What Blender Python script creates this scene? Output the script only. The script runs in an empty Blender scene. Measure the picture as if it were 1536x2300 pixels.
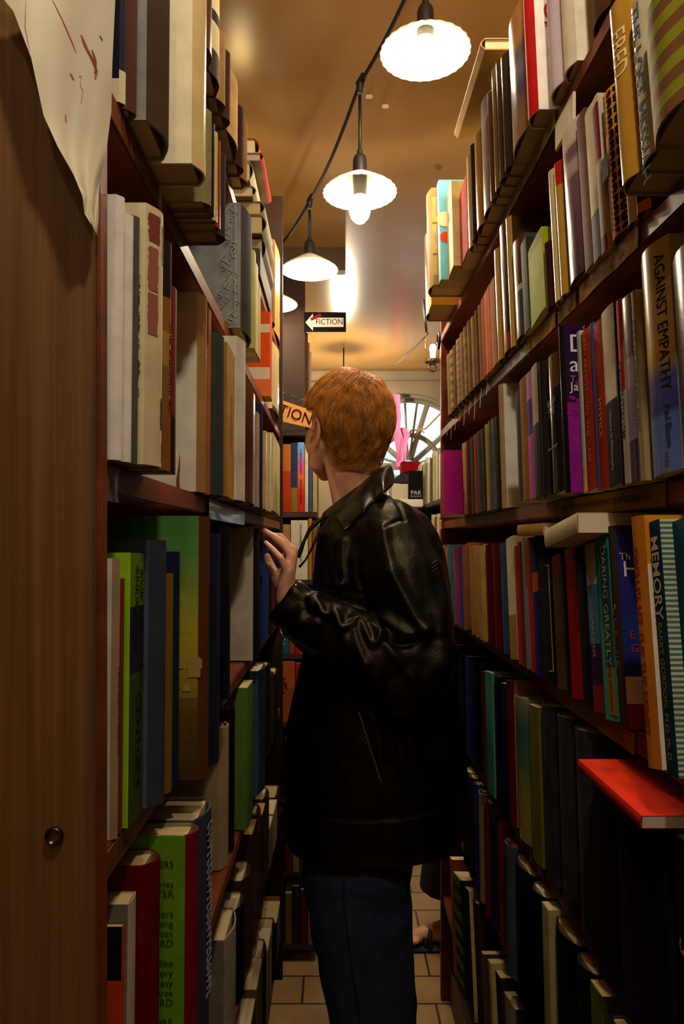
import bpy, bmesh, math, random
from mathutils import Vector, Matrix, noise
random.seed(7)
C = bpy.context.scene.collection
F, VX, VY, ZC = 1540.0, 750.0, 1215.0, 1.40      # focal length in pixels, vanishing point of the aisle, camera height

def P(px, py, y):
    "point of the place that stands at distance y along the aisle"
    return Vector(((px - VX) * y / F, y, ZC + (VY - py) * y / F))

def hexc(h):
    h = h.lstrip('#')
    v = [int(h[i:i+2], 16) / 255 for i in (0, 2, 4)]
    return tuple(x / 12.92 if x <= .04045 else ((x + .055) / 1.055) ** 2.4 for x in v) + (1.0,)

# ------------------------------------------------------------------ materials
def new_mat(name):
    m = bpy.data.materials.new(name); m.use_nodes = True
    nt = m.node_tree; b = nt.nodes['Principled BSDF']
    return m, nt, b

def N(nt, t, **kw):
    n = nt.nodes.new(t)
    for k, v in kw.items():
        if k in n.inputs: n.inputs[k].default_value = v
        else: setattr(n, k, v)
    return n

def plain(name, col, rough=.5, metal=0, bump=0, bscale=200, var=0, vscale=8, spec=.5, coat=0, stretch=None):
    m, nt, b = new_mat(name)
    b.inputs['Base Color'].default_value = hexc(col) if isinstance(col, str) else col
    b.inputs['Roughness'].default_value = rough; b.inputs['Metallic'].default_value = metal
    b.inputs['Specular IOR Level'].default_value = spec; b.inputs['Coat Weight'].default_value = coat
    tc = N(nt, 'ShaderNodeTexCoord'); out = tc.outputs['Object']
    if stretch:
        mp = N(nt, 'ShaderNodeMapping'); mp.inputs['Scale'].default_value = stretch
        nt.links.new(out, mp.inputs['Vector']); out = mp.outputs['Vector']
    if var:
        nz = N(nt, 'ShaderNodeTexNoise', Scale=vscale, Detail=6.0); nt.links.new(out, nz.inputs['Vector'])
        mx = N(nt, 'ShaderNodeMix', data_type='RGBA', blend_type='MULTIPLY'); mx.inputs[0].default_value = 1
        rp = N(nt, 'ShaderNodeMapRange'); rp.inputs[1].default_value = .3; rp.inputs[2].default_value = .7
        rp.inputs[3].default_value = 1 - var; rp.inputs[4].default_value = 1 + var * .3
        nt.links.new(nz.outputs['Fac'], rp.inputs[0])
        mx.inputs[6].default_value = b.inputs['Base Color'].default_value
        nt.links.new(rp.outputs[0], mx.inputs[7]); nt.links.new(mx.outputs[2], b.inputs['Base Color'])
    if bump:
        nb = N(nt, 'ShaderNodeTexNoise', Scale=bscale, Detail=4.0); nt.links.new(out, nb.inputs['Vector'])
        bp = N(nt, 'ShaderNodeBump', Strength=bump, Distance=.002); nt.links.new(nb.outputs['Fac'], bp.inputs['Height'])
        nt.links.new(bp.outputs['Normal'], b.inputs['Normal'])
    return m

def attr_mat(name, rough, wear=.25, bump=.1, bscale=300, coat=0, spec=.5):
    "book cover: base colour from the mesh, with grime and rubbed patches"
    m, nt, b = new_mat(name)
    at = N(nt, 'ShaderNodeAttribute', attribute_name='Col')
    tc = N(nt, 'ShaderNodeTexCoord')
    nz = N(nt, 'ShaderNodeTexNoise', Scale=22.0, Detail=8.0, Roughness=.65)
    oi = N(nt, 'ShaderNodeObjectInfo')
    ad = N(nt, 'ShaderNodeVectorMath', operation='ADD'); nt.links.new(tc.outputs['Object'], ad.inputs[0]); nt.links.new(oi.outputs['Location'], ad.inputs[1])
    nt.links.new(ad.outputs[0], nz.inputs['Vector'])
    rp = N(nt, 'ShaderNodeMapRange'); rp.inputs[1].default_value = .32; rp.inputs[2].default_value = .68
    rp.inputs[3].default_value = 1 - wear; rp.inputs[4].default_value = 1.08
    nt.links.new(nz.outputs['Fac'], rp.inputs[0])
    mx = N(nt, 'ShaderNodeMix', data_type='RGBA', blend_type='MULTIPLY'); mx.inputs[0].default_value = 1
    nt.links.new(at.outputs['Color'], mx.inputs[6]); nt.links.new(rp.outputs[0], mx.inputs[7])
    nt.links.new(mx.outputs[2], b.inputs['Base Color'])
    b.inputs['Roughness'].default_value = rough; b.inputs['Coat Weight'].default_value = coat; b.inputs['Coat Roughness'].default_value = .12
    b.inputs['Specular IOR Level'].default_value = spec
    nb = N(nt, 'ShaderNodeTexNoise', Scale=bscale, Detail=3.0); nt.links.new(tc.outputs['Object'], nb.inputs['Vector'])
    bp = N(nt, 'ShaderNodeBump', Strength=bump, Distance=.002); nt.links.new(nb.outputs['Fac'], bp.inputs['Height'])
    nt.links.new(bp.outputs['Normal'], b.inputs['Normal'])
    return m

M = {}
M['cloth'] = attr_mat('book_cloth', .85, .3, .12, 700, spec=.06)
M['paper'] = attr_mat('book_paper', .72, .2, .06, 120, spec=.08)
M['gloss'] = attr_mat('book_gloss', .24, .15, .12, 45, coat=.16, spec=.3)
def pages_mat():
    m, nt, b = new_mat('page_edges')
    at = N(nt, 'ShaderNodeAttribute', attribute_name='Col')
    tc = N(nt, 'ShaderNodeTexCoord'); w = N(nt, 'ShaderNodeTexWave', Scale=260.0, Distortion=1.5); w.bands_direction = 'Y'
    nt.links.new(tc.outputs['Object'], w.inputs['Vector'])
    rp = N(nt, 'ShaderNodeMapRange'); rp.inputs[3].default_value = .8; rp.inputs[4].default_value = 1.0
    nt.links.new(w.outputs['Fac'], rp.inputs[0])
    mx = N(nt, 'ShaderNodeMix', data_type='RGBA', blend_type='MULTIPLY'); mx.inputs[0].default_value = 1
    nt.links.new(at.outputs['Color'], mx.inputs[6]); nt.links.new(rp.outputs[0], mx.inputs[7])
    nt.links.new(mx.outputs[2], b.inputs['Base Color']); b.inputs['Roughness'].default_value = .85
    return m
M['pages'] = pages_mat()
M['shelf'] = plain('reddish_shelf_wood', '#7a3c18', .5, var=.45, vscale=5, stretch=(6, 1, 6), bump=.1, bscale=40, spec=.22)
M['panel'] = plain('golden_panel_wood', '#805c32', .42, var=.34, vscale=3, stretch=(60, 60, 1.2), bump=.08, bscale=20)
M['darkwood'] = plain('dark_brown_wood', '#452a16', .5, var=.3, vscale=4, stretch=(6, 6, 1))
M['ceil'] = plain('glossy_tan_ceiling', '#bd9154', .22, var=.3, vscale=1.3, bump=.1, bscale=3, spec=.6)
M['wall'] = plain('cream_plaster', '#94846a', .7, var=.25, vscale=2, bump=.1, bscale=30)
M['soffit'] = plain('brown_soffit_paint', '#5a4024', .6, var=.2, vscale=2)
M['black'] = plain('black_rubber', '#0b0a09', .55)
M['socket'] = plain('dark_socket', '#1b1612', .5)
M['enamel'] = plain('white_enamel', '#f2ead2', .35)
M['tape'] = plain('brown_packing_tape', '#6a4a1c', .3, var=.4, vscale=30, bump=.6, bscale=60, coat=.25)
M['ink'] = plain('black_ink', '#0c0a08', .6)
M['steel'] = plain('nickel', '#b9b4a8', .25, metal=1)
M['skin'] = plain('warm_skin', '#e2a888', .5, var=.14, vscale=40, bump=.06, bscale=300)
M['hair_under'] = plain('dark_copper_hair', '#8a4c1c', .6, var=.4, vscale=60)
M['hair'] = plain('copper_hair', '#cc8836', .5, var=.45, vscale=40, spec=.3)
M['leather'] = plain('black_leather', '#090706', .45, var=.3, vscale=30, bump=.35, bscale=200, spec=.3)
M['leather'].node_tree.nodes['Principled BSDF'].inputs['Specular Tint'].default_value = (1, .82, .5, 1)
M['denim'] = plain('dark_denim', '#27344f', .85, var=.35, vscale=60, bump=.3, bscale=700)
M['trousers'] = plain('black_trousers', '#12100e', .85, var=.3, vscale=30)
M['frame'] = plain('painted_window_frame', '#8a8268', .5, var=.2)
M['pink'] = plain('pink_cloth', '#d880b4', .8, var=.15)
M['facade'] = plain('pale_facade', '#b9c3cc', .8, var=.15, vscale=2)
M['posterpaper'] = plain('worn_poster_paper', '#e0d4b6', .7, var=.22, vscale=7, bump=.1, bscale=20)

def emit(name, col, s):
    m = bpy.data.materials.new(name); m.use_nodes = True; nt = m.node_tree; nt.nodes.clear()
    e = N(nt, 'ShaderNodeEmission'); e.inputs[0].default_value = col; e.inputs[1].default_value = s
    o = N(nt, 'ShaderNodeOutputMaterial'); nt.links.new(e.outputs[0], o.inputs[0]); return m
M['bulb'] = emit('lit_bulb', (1, .86, .58, 1), 40)
M['bulb_dim'] = emit('dim_bulb', (1, .7, .25, 1), 16)
M['umber'] = plain('umber_painted_wood', '#2c1a0e', .65, var=.25, vscale=4, spec=.2)
def glassmat():
    m = bpy.data.materials.new('thin_glass'); m.use_nodes = True; nt = m.node_tree; nt.nodes.clear()
    t = N(nt, 'ShaderNodeBsdfTransparent'); g = N(nt, 'ShaderNodeBsdfGlossy', Roughness=.03)
    x = N(nt, 'ShaderNodeMixShader'); x.inputs[0].default_value = .06
    o = N(nt, 'ShaderNodeOutputMaterial')
    nt.links.new(t.outputs[0], x.inputs[1]); nt.links.new(g.outputs[0], x.inputs[2]); nt.links.new(x.outputs[0], o.inputs[0]); return m
M['glass'] = glassmat()
def tiles():
    m, nt, b = new_mat('terracotta_tiles')
    tc = N(nt, 'ShaderNodeTexCoord'); br = N(nt, 'ShaderNodeTexBrick')
    br.inputs['Color1'].default_value = hexc('#bf9a62'); br.inputs['Color2'].default_value = hexc('#b08a55'); br.inputs['Mortar'].default_value = hexc('#4a3018')
    br.inputs['Scale'].default_value = 1; br.inputs['Brick Width'].default_value = .27; br.inputs['Row Height'].default_value = .1315; br.inputs['Mortar Size'].default_value = .004
    mp = N(nt, 'ShaderNodeMapping'); mp.inputs['Location'].default_value = (-.038, .03, 0)
    nt.links.new(tc.outputs['Object'], mp.inputs[0]); nt.links.new(mp.outputs[0], br.inputs['Vector'])
    nz = N(nt, 'ShaderNodeTexNoise', Scale=9.0, Detail=6.0); nt.links.new(tc.outputs['Object'], nz.inputs['Vector'])
    mx = N(nt, 'ShaderNodeMix', data_type='RGBA', blend_type='MULTIPLY'); mx.inputs[0].default_value = .5
    nt.links.new(br.outputs['Color'], mx.inputs[6]); nt.links.new(nz.outputs['Fac'], mx.inputs[7])
    nt.links.new(mx.outputs[2], b.inputs['Base Color']); b.inputs['Roughness'].default_value = .55
    return m
M['tiles'] = tiles()
_cm = {}
def colmat(h, rough=.55):
    k = (h, rough)
    if k not in _cm: _cm[k] = plain('paint_' + h.lstrip('#'), h, max(rough, .75), spec=.05)
    return _cm[k]

# ------------------------------------------------------------------ helpers
def link(name, me, parent=None, mat=None, smooth=False):
    o = bpy.data.objects.new(name, me); C.objects.link(o)
    if parent: o.parent = parent
    if mat: me.materials.append(mat)
    if smooth:
        for p in me.polygons: p.use_smooth = True
    return o

def tag(o, label=None, cat=None, group=None, kind=None):
    if label: o['label'] = label
    if cat: o['category'] = cat
    if group: o['group'] = group
    if kind: o['kind'] = kind
    return o

def empty(name, loc=(0, 0, 0), label=None, cat=None, group=None):
    o = bpy.data.objects.new(name, None); C.objects.link(o); o.location = loc; o.empty_display_size = .05
    return tag(o, label, cat, group)

class MB:
    "collects shapes for ONE mesh"
    def __init__(s): s.v, s.f = [], []
    def add(s, v, f):
        b = len(s.v); s.v += [tuple(x) for x in v]; s.f += [tuple(i + b for i in q) for q in f]; return s
    def box(s, a, b, bev=0):
        (x0, y0, z0), (x1, y1, z1) = a, b
        if bev <= 0:
            return s.add([(x0,y0,z0),(x1,y0,z0),(x1,y1,z0),(x0,y1,z0),(x0,y0,z1),(x1,y0,z1),(x1,y1,z1),(x0,y1,z1)],
                         [(3,2,1,0),(4,5,6,7),(0,1,5,4),(1,2,6,5),(2,3,7,6),(3,0,4,7)])
        bm = bmesh.new(); bmesh.ops.create_cube(bm, size=1)
        for v in bm.verts: v.co = ((v.co.x + .5) * (x1 - x0) + x0, (v.co.y + .5) * (y1 - y0) + y0, (v.co.z + .5) * (z1 - z0) + z0)
        bmesh.ops.bevel(bm, geom=bm.edges[:], offset=bev, segments=2, affect='EDGES')
        bm.verts.index_update()
        s.add([v.co for v in bm.verts], [[v.index for v in f.verts] for f in bm.faces]); bm.free(); return s
    def tube(s, pts, r, n=8, cap=True):
        pts = [Vector(p) for p in pts]; rr = r if isinstance(r, (list, tuple)) else [r] * len(pts)
        b = len(s.v); prev = None
        for i, p in enumerate(pts):
            t = (pts[min(i + 1, len(pts) - 1)] - pts[max(i - 1, 0)]).normalized()
            a = prev if prev and abs(prev.dot(t)) < .95 else (Vector((0, 0, 1)) if abs(t.z) < .9 else Vector((1, 0, 0)))
            u = (a - t * a.dot(t)).normalized(); w = t.cross(u); prev = u
            for k in range(n):
                th = 2 * math.pi * k / n
                s.v.append(tuple(p + (u * math.cos(th) + w * math.sin(th)) * rr[i]))
        for i in range(len(pts) - 1):
            for k in range(n):
                k2 = (k + 1) % n
                s.f.append((b + i*n + k, b + i*n + k2, b + (i+1)*n + k2, b + (i+1)*n + k))
        if cap:
            s.f.append(tuple(b + k for k in range(n))[::-1]); e = b + (len(pts) - 1) * n
            s.f.append(tuple(e + k for k in range(n)))
        return s
    def lathe(s, prof, c=(0, 0, 0), n=32, ripple=0):
        b = len(s.v); c = Vector(c)
        for (r, z) in prof:
            for k in range(n):
                th = 2 * math.pi * k / n; q = r
                s.v.append((c.x + q * math.cos(th), c.y + q * math.sin(th), c.z + z))
        for i in range(len(prof) - 1):
            for k in range(n):
                k2 = (k + 1) % n
                s.f.append((b + i*n + k, b + i*n + k2, b + (i+1)*n + k2, b + (i+1)*n + k))
        return s
    def ell(s, c, r, R=None, n=20, m=14):
        c = Vector(c); r = (r, r, r) if not isinstance(r, (tuple, list)) else r
        b = len(s.v)
        for i in range(m + 1):
            ph = math.pi * i / m
            for k in range(n):
                th = 2 * math.pi * k / n
                d = Vector((r[0] * math.sin(ph) * math.cos(th), r[1] * math.sin(ph) * math.sin(th), r[2] * math.cos(ph)))
                s.v.append(tuple(c + (R @ d if R else d)))
        for i in range(m):
            for k in range(n):
                k2 = (k + 1) % n
                s.f.append((b + i*n + k, b + (i+1)*n + k, b + (i+1)*n + k2, b + i*n + k2))
        return s
    def chain(s, pts, radii):
        "tapered limb through pts with round ends (to be fused afterwards)"
        pts = [Vector(p) for p in pts]; s.tube(pts, radii, 14)
        for p, r in zip(pts, radii): s.ell(p, r * .999, n=14, m=10)
        return s
    def mesh(s, name='mesh'):
        me = bpy.data.meshes.new(name); me.from_pydata(s.v, [], s.f); me.update(); return me
    def build(s, name, mat, parent=None, smooth=False, sharp=None):
        me = s.mesh(name); o = link(name, me, parent, mat, smooth)
        if sharp: me.set_sharp_from_angle(angle=math.radians(sharp))
        return o

def fuse(mb, voxel=.004, smooth=6, fac=.5):
    "one continuous skin over all the shapes of mb"
    o = bpy.data.objects.new('tmp', mb.mesh('tmp')); C.objects.link(o)
    bm = bmesh.new(); bm.from_mesh(o.data); bmesh.ops.recalc_face_normals(bm, faces=bm.faces[:]); bm.to_mesh(o.data); bm.free()
    r = o.modifiers.new('r', 'REMESH'); r.mode = 'VOXEL'; r.voxel_size = voxel
    if smooth:
        sm = o.modifiers.new('s', 'SMOOTH'); sm.iterations = smooth; sm.factor = fac
    dg = bpy.context.evaluated_depsgraph_get(); dg.update()
    me = bpy.data.meshes.new_from_object(o.evaluated_get(dg))
    bpy.data.objects.remove(o)
    me.materials.clear()
    return me

_fonts = {}
def text(body, parent, loc, ex, ey, size, col, align='CENTER', length=None, name='lettering', sx=1.0, bold=0, cut=0):
    if length: size = min(size, length / (.6 * max(1, len(body)) * sx))
    cu = bpy.data.curves.new('lettering', 'FONT'); cu.body = body; cu.size = size; cu.align_x = align; cu.align_y = 'CENTER'
    cu.resolution_u = 4; cu.offset = bold * size
    t = bpy.data.objects.new('tmp', cu); C.objects.link(t)
    me = bpy.data.meshes.new_from_object(t); bpy.data.objects.remove(t); bpy.data.curves.remove(cu)
    if cut:
        bm = bmesh.new(); bm.from_mesh(me)
        for _ in range(2):
            lg = [e for e in bm.edges if e.calc_length() > size * .22]
            if lg: bmesh.ops.subdivide_edges(bm, edges=lg, cuts=2, use_grid_fill=True); bmesh.ops.triangulate(bm, faces=bm.faces[:])
        bm.to_mesh(me); bm.free()
    o = bpy.data.objects.new(name, me); C.objects.link(o); o.parent = parent
    ex = Vector(ex).normalized(); ey = Vector(ey).normalized(); ez = ex.cross(ey)
    m = Matrix((ex * sx, ey, ez)).transposed().to_4x4(); m.translation = Vector(loc); o.matrix_local = m
    me.materials.clear(); me.materials.append(colmat(col)); return o

# ------------------------------------------------------------------ books
XR, XL, BT = .32, .16, .024
def build_book(name, s, X, y0, z0, T, H, W, kind, mat, spine, cover, lean=0, pages='#cdb88a', parts=True):
    """s=+1: spine faces -x (right bookcase); s=-1: spine faces +x. spine / cover: a colour or bands [(from, to, colour)] by height"""
    hard = kind in 'hj'
    b = min(.0022, T * .16) if hard else min(.0007, T * .1)
    prof = [(W, 0), (.007 if hard else .0016, 0)]
    cat = ['near']
    bul = (min(.3 * T, .009) if kind == 'h' else min(.22 * T, .007)) if hard else min(.0012, T * .2)
    ns = 8 if hard else 4
    for i in range(ns + 1):
        t = i / ns
        if hard: u = -bul * math.sin(math.pi * t) + .002 * abs(math.cos(math.pi * t)) ** 3; v = T * t
        else:
            u = -bul * (1 - abs(2 * t - 1) ** 6); v = T * (t if 0 < t < 1 else t)
        prof.append((u, v)); cat.append('spine')
    cat[1] = 'near'
    prof += [(.007 if hard else .0016, T), (W, T)]; cat += ['far', 'far']
    n = len(prof)
    inner = []
    for i, (u, v) in enumerate(prof):
        vv = min(max(v, b), T - b)
        inner.append((u if i in (0, n - 1) else u + b, vv))
    sb = spine if isinstance(spine, list) else [(0, 1, spine)]
    cb = cover if isinstance(cover, list) else [(0, 1, cover)]
    lv = sorted({0.0, 1.0} | {float(x) for q in sb + cb for x in q[:2] if 0 <= x <= 1})
    def pick(bands, t):
        c = bands[0][2]
        for a, e, col in bands:
            if a <= t <= e: c = col
        return hexc(c)
    V, Fc, Col = [], [], []
    ring = n * 2
    for l in lv:
        for (u, v) in prof: V.append((s * u, v, l * H))
        for (u, v) in inner: V.append((s * u, v, l * H))
    for li in range(len(lv) - 1):
        tm = (lv[li] + lv[li + 1]) / 2; A = li * ring; B = A + ring
        cs, cc = pick(sb, tm), pick(cb, tm)
        for i in range(n - 1):
            c = cs if cat[i] == 'spine' else cc
            Fc.append((A + i, A + i + 1, B + i + 1, B + i)); Col.append(c)
            Fc.append((A + n + i + 1, A + n + i, B + n + i, B + n + i + 1)); Col.append((.35, .3, .2, 1))
        for i in (0, n - 1):
            Fc.append((A + i, B + i, B + n + i, A + n + i)); Col.append(cc)
    top = (len(lv) - 1) * ring
    for i in range(n - 1):
        c = pick(sb, 1) if cat[i] == 'spine' else pick(cb, 1)
        Fc.append((top + i, top + i + 1, top + n + i + 1, top + n + i)); Col.append(c)
        Fc.append((i + 1, i, n + i, n + i + 1)); Col.append(pick(cb, 0))
    me = bpy.data.meshes.new(name); me.from_pydata(V, [], Fc)
    at = me.attributes.new('Col', 'FLOAT_COLOR', 'FACE')
    for i, c in enumerate(Col): at.data[i].color = c
    o = link(name, me, None, M[mat]); me.update()
    bm = bmesh.new(); bm.from_mesh(me); bmesh.ops.recalc_face_normals(bm, faces=bm.faces[:]); bm.to_mesh(me); bm.free()
    for p in me.polygons: p.use_smooth = True
    me.set_sharp_from_angle(angle=math.radians(38))
    o.location = (s * (X + .8 * bul), y0, z0 + T * math.sin(abs(lean))); o.rotation_euler.x = -lean
    if parts:
        g = .003 if hard else .0002
        f = .004 if hard else .0004
        u0, u1 = b * 1.2, W - f
        k = 6; dp = min(.12 * T, .004) if kind == 'h' else 0
        pv, pf = [], []
        for z in (g, H - g):
            for i in range(k + 1):
                t = i / k; pv.append((s * (u0 + max(0, dp * 0)), b + (T - 2 * b) * t, z))
            for i in range(k, -1, -1):
                t = i / k; pv.append((s * (u1 - dp * math.sin(math.pi * t)), b + (T - 2 * b) * t, z))
        q = 2 * (k + 1)
        pf.append(tuple(range(q))); pf.append(tuple(range(2 * q - 1, q - 1, -1)))
        for i in range(q): pf.append((i, (i + 1) % q, q + (i + 1) % q, q + i))
        pm = bpy.data.meshes.new('page_block'); pm.from_pydata(pv, [], pf)
        at = pm.attributes.new('Col', 'FLOAT_COLOR', 'FACE')
        for i in range(len(pf)): at.data[i].color = hexc(pages)
        bm = bmesh.new(); bm.from_mesh(pm); bmesh.ops.recalc_face_normals(bm, faces=bm.faces[:]); bm.to_mesh(pm); bm.free()
        link('page_block', pm, o, M['pages'])
    o['T'] = T; o['H'] = H; o['bul'] = bul; o['hard'] = int(hard)
    return o

def grad(*st, n=26):
    out = []
    for i in range(n):
        t = (i + .5) / n
        for (a, c0), (b, c1) in zip(st[:-1], st[1:]):
            if a <= t <= b:
                k = (t - a) / (b - a); x, y = c0.lstrip('#'), c1.lstrip('#')
                out.append((i / n, (i + 1) / n, '#' + ''.join('%02x' % round(int(x[j:j+2], 16) * (1 - k) + int(y[j:j+2], 16) * k) for j in (0, 2, 4)))); break
    return out
ORD = 'first second third fourth fifth sixth seventh eighth ninth tenth eleventh twelfth thirteenth fourteenth fifteenth sixteenth seventeenth eighteenth nineteenth twentieth'.split()
def ordn(i):
    if i < 20: return ORD[i]
    return ('twenty-' if i < 29 else 'thirty-' if i < 39 else 'forty-') + ORD[(i + 1) % 10 - 1] if (i + 1) % 10 else {30: 'thirtieth', 40: 'fortieth'}[i + 1]
KIND = {'h': 'hardback', 'j': 'jacketed hardback', 'p': 'paperback'}
NAME = {'h': 'hardback_book', 'j': 'jacketed_book', 'p': 'paperback_book'}
BOOKS = {}
SKIP = dict(R2=1, R3=1, R4=1, R5=1, R6=1, L0=2, L5=2, L6=4)

def row(key, s, X0, zrow, clear, lean, phrase, items, Xmin=.045):
    """items run from the near end to the far end: (p, q, top, kind, material, spine, cover, words, options)
    p, q: pixel columns of the near and far edge of the spine at mid height; top: pixel row of its top"""
    up = [z for z in sorted((ZR if s > 0 else ZL).values()) if z > zrow + .01]
    if up: clear = up[0] - zrow - BT - .009
    qp = None; yend = 0; X = X0
    for i, it in enumerate(items):
        p, q, top, kind, mat, sp, cv, words = it[:8]; op = it[8] if len(it) > 8 else {}
        op_, oq = s * (p - VX), s * (q - VX)
        if 'X' in op: X = op['X']
        elif qp is not None:
            Xt = X * op_ / qp
            X = Xt if Xt >= X0 - Xmin and Xt <= X0 + .01 else X0 + random.uniform(-.004, .004)
        y = F * X / op_
        if y < yend: y = yend + .0004
        T = y * (op_ / oq - 1)
        T = max(.006, T)
        ztop = (VY - top) * y / F
        H = min(max(.1, ztop - zrow), (clear - T * math.sin(lean)) / math.cos(lean) - .002)
        ys = y - (.11 - T * math.sin(lean)) * math.tan(lean)
        W = op.get('W', min(.2, max(.11, H * random.uniform(.6, .7))))
        o = build_book(NAME[kind], s, X, ys, ZC + zrow, T * math.cos(lean) - .0006, H, W, kind, mat, sp, cv, lean, op.get('pages', random.choice(['#cdb88a', '#bda878', '#d6c49a', '#c2ac80'])))
        sk = SKIP.get(key, 0); side, shelf = ('right' if s > 0 else 'left'), phrase.split(' shelf')[0]
        if i < sk: lab = f"{words} {KIND[kind]} on the {side} bookcase's {shelf} shelf, out of view"
        else:
            lab = f"{words} {KIND[kind]}, {ordn(i - sk)} on the {side} bookcase's {shelf} shelf"
            if len(lab.split()) < 12: lab += ' from the near end'
        lab = op.get('label') or lab
        tag(o, lab, 'book', 'books on the ' + phrase)
        BOOKS[(key, i)] = o; BOOKS[(key, words)] = o
        o['s'] = s; o['W'] = W
        yend = y + T; qp = oq
    return yend

def spine_u(o, v):
    t = min(max(v / o['T'], 0), 1)
    if o['hard']: return -o['bul'] * math.sin(math.pi * t) + .002 * abs(math.cos(math.pi * t)) ** 3
    return -o['bul'] * (1 - abs(2 * t - 1) ** 6)
def wrap(t, o, s, v0, k):
    "lay flat lettering onto the curve of the spine (local z points out of the spine)"
    for q in t.data.vertices: q.co.z = -spine_u(o, v0 - s * q.co.y) + .0007

def spine_text(o, body, at=.5, size=.012, col='#e8e0c8', length=None, v=.5, face='spine', u=.05, bul=.008, align='CENTER', sx=1.0, bold=0):
    s, T, H = o['s'], o['T'], o['H']
    if face == 'spine':
        size = min(size, T * .9)
        t = text(body, o, (0, T * v, H * at), (0, 0, -1), (0, -s, 0), size, col, align, length, sx=sx, bold=bold, cut=1)
        wrap(t, o, s, T * v, 1); return t
    return text(body, o, (s * u, -.0008, H * at), (1, 0, 0), (0, 0, 1), size, col, align, length, sx=sx)

ZR = {1: .626, 2: .336, 3: .060, 4: -.21, 5: -.51, 6: -.775, 7: -1.08}
ZL = {0: .60, 1: .35, 2: .06, 3: -.235, 4: -.53, 5: -.83, 6: -1.13}
RP = {1: 'top shelf of the right bookcase', 2: 'second shelf of the right bookcase', 3: 'third shelf of the right bookcase', 4: 'fourth shelf of the right bookcase',
      5: 'fifth shelf of the right bookcase', 6: 'sixth shelf of the right bookcase', 7: 'lowest shelf of the right bookcase'}
LP = {0: 'top shelf of the left bookcase', 1: 'second shelf of the left bookcase', 2: 'third shelf of the left bookcase', 3: 'fourth shelf of the left bookcase',
      4: 'fifth shelf of the left bookcase', 5: 'sixth shelf of the left bookcase', 6: 'lowest shelf of the left bookcase'}
rad = math.radians
# ---- right bookcase, near end first
row('R1', 1, XR, ZR[1], .27, rad(8), RP[1], [
 (1395,1352,-300,'j','gloss','#1c1a1a','#2a2420','black glossy'),
 (1352,1310,-300,'h','cloth','#5a3a1e','#5a3a1e','dark brown cloth'),
 (1275,1253,-200,'j','paper','#d8cbb0',[(0,1,'#e6dcc2')],'cream',dict(X=.312,label='wide cream jacketed hardback with a small purple spine mark, high on the right bookcase')),
 (1256,1232,-200,'j','gloss','#cfc0c8','#d8ccc8','pale lilac',dict(X=.308)),
 (1192,1175,-120,'j','paper','#c01c14','#e8dfd0','red and white',dict(X=.292,label='white jacketed hardback with red spine and red lettering on the top right shelf')),
 (1172,1138,-20,'j','gloss',grad((0,'#8a6a44'),(.2,'#8a6a5a'),(.35,'#5a5474'),(.5,'#8a86a0'),(.62,'#6a6078'),(.72,'#b08a5a'),(1,'#b98044')),'#a87840','tan and blue pictorial',dict(X=.292)),
 (1138,1126,100,'h','gloss','#2c2014','#2c2014','black leather'),
 (1126,1116,112,'h','gloss','#3a2a16','#3a2a16','dark olive leather'),
 (1116,1105,128,'j','gloss','#6a5a34','#5a4a2a','olive glossy'),
 (1105,1096,190,'h','gloss','#4a3420','#4a3420','dark brown leather'),
 (1096,1078,195,'j','gloss','#8c8a88','#7a7672','grey glossy'),
 (1078,1064,280,'h','gloss','#a07c3c','#8a6a34','gold brown leather'),
 (1064,1056,310,'h','cloth','#3a2a1a','#3a2a1a','dark spined'),
 (1056,1048,335,'j','gloss','#cdb47c','#d8c898','pale gold',),
 (1060,1043,395,'p','cloth','#a03014','#8a2810','brick red',dict(X=.292)),
 (1026,1014,405,'p','paper','#e0cf98','#e0cf98','plain cream'),
 (997,991,396,'p','paper','#6fb2bc','#6fb2bc','sky blue',dict(label='sky blue paperback with white and red discs on its cover, top right shelf')),
 (974,966,395,'j','paper','#a8864a',[(0,.1,'#8a6a3a'),(.1,.3,'#b8944e'),(.3,.32,'#7a5a2c'),(.32,.62,'#bd9a56'),(.62,.64,'#7a5a2c'),(.64,.9,'#b8944e'),(.9,1,'#94733c')],'tan wood-coloured',dict()),
 (966,960,480,'p','paper','#c8a45a','#c8a45a','thin gold',dict(X=.26)),
 (960,953,515,'j','gloss','#4a3c28','#c8b078','brown glossy gold-edged',dict()),
], Xmin=.1)
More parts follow.
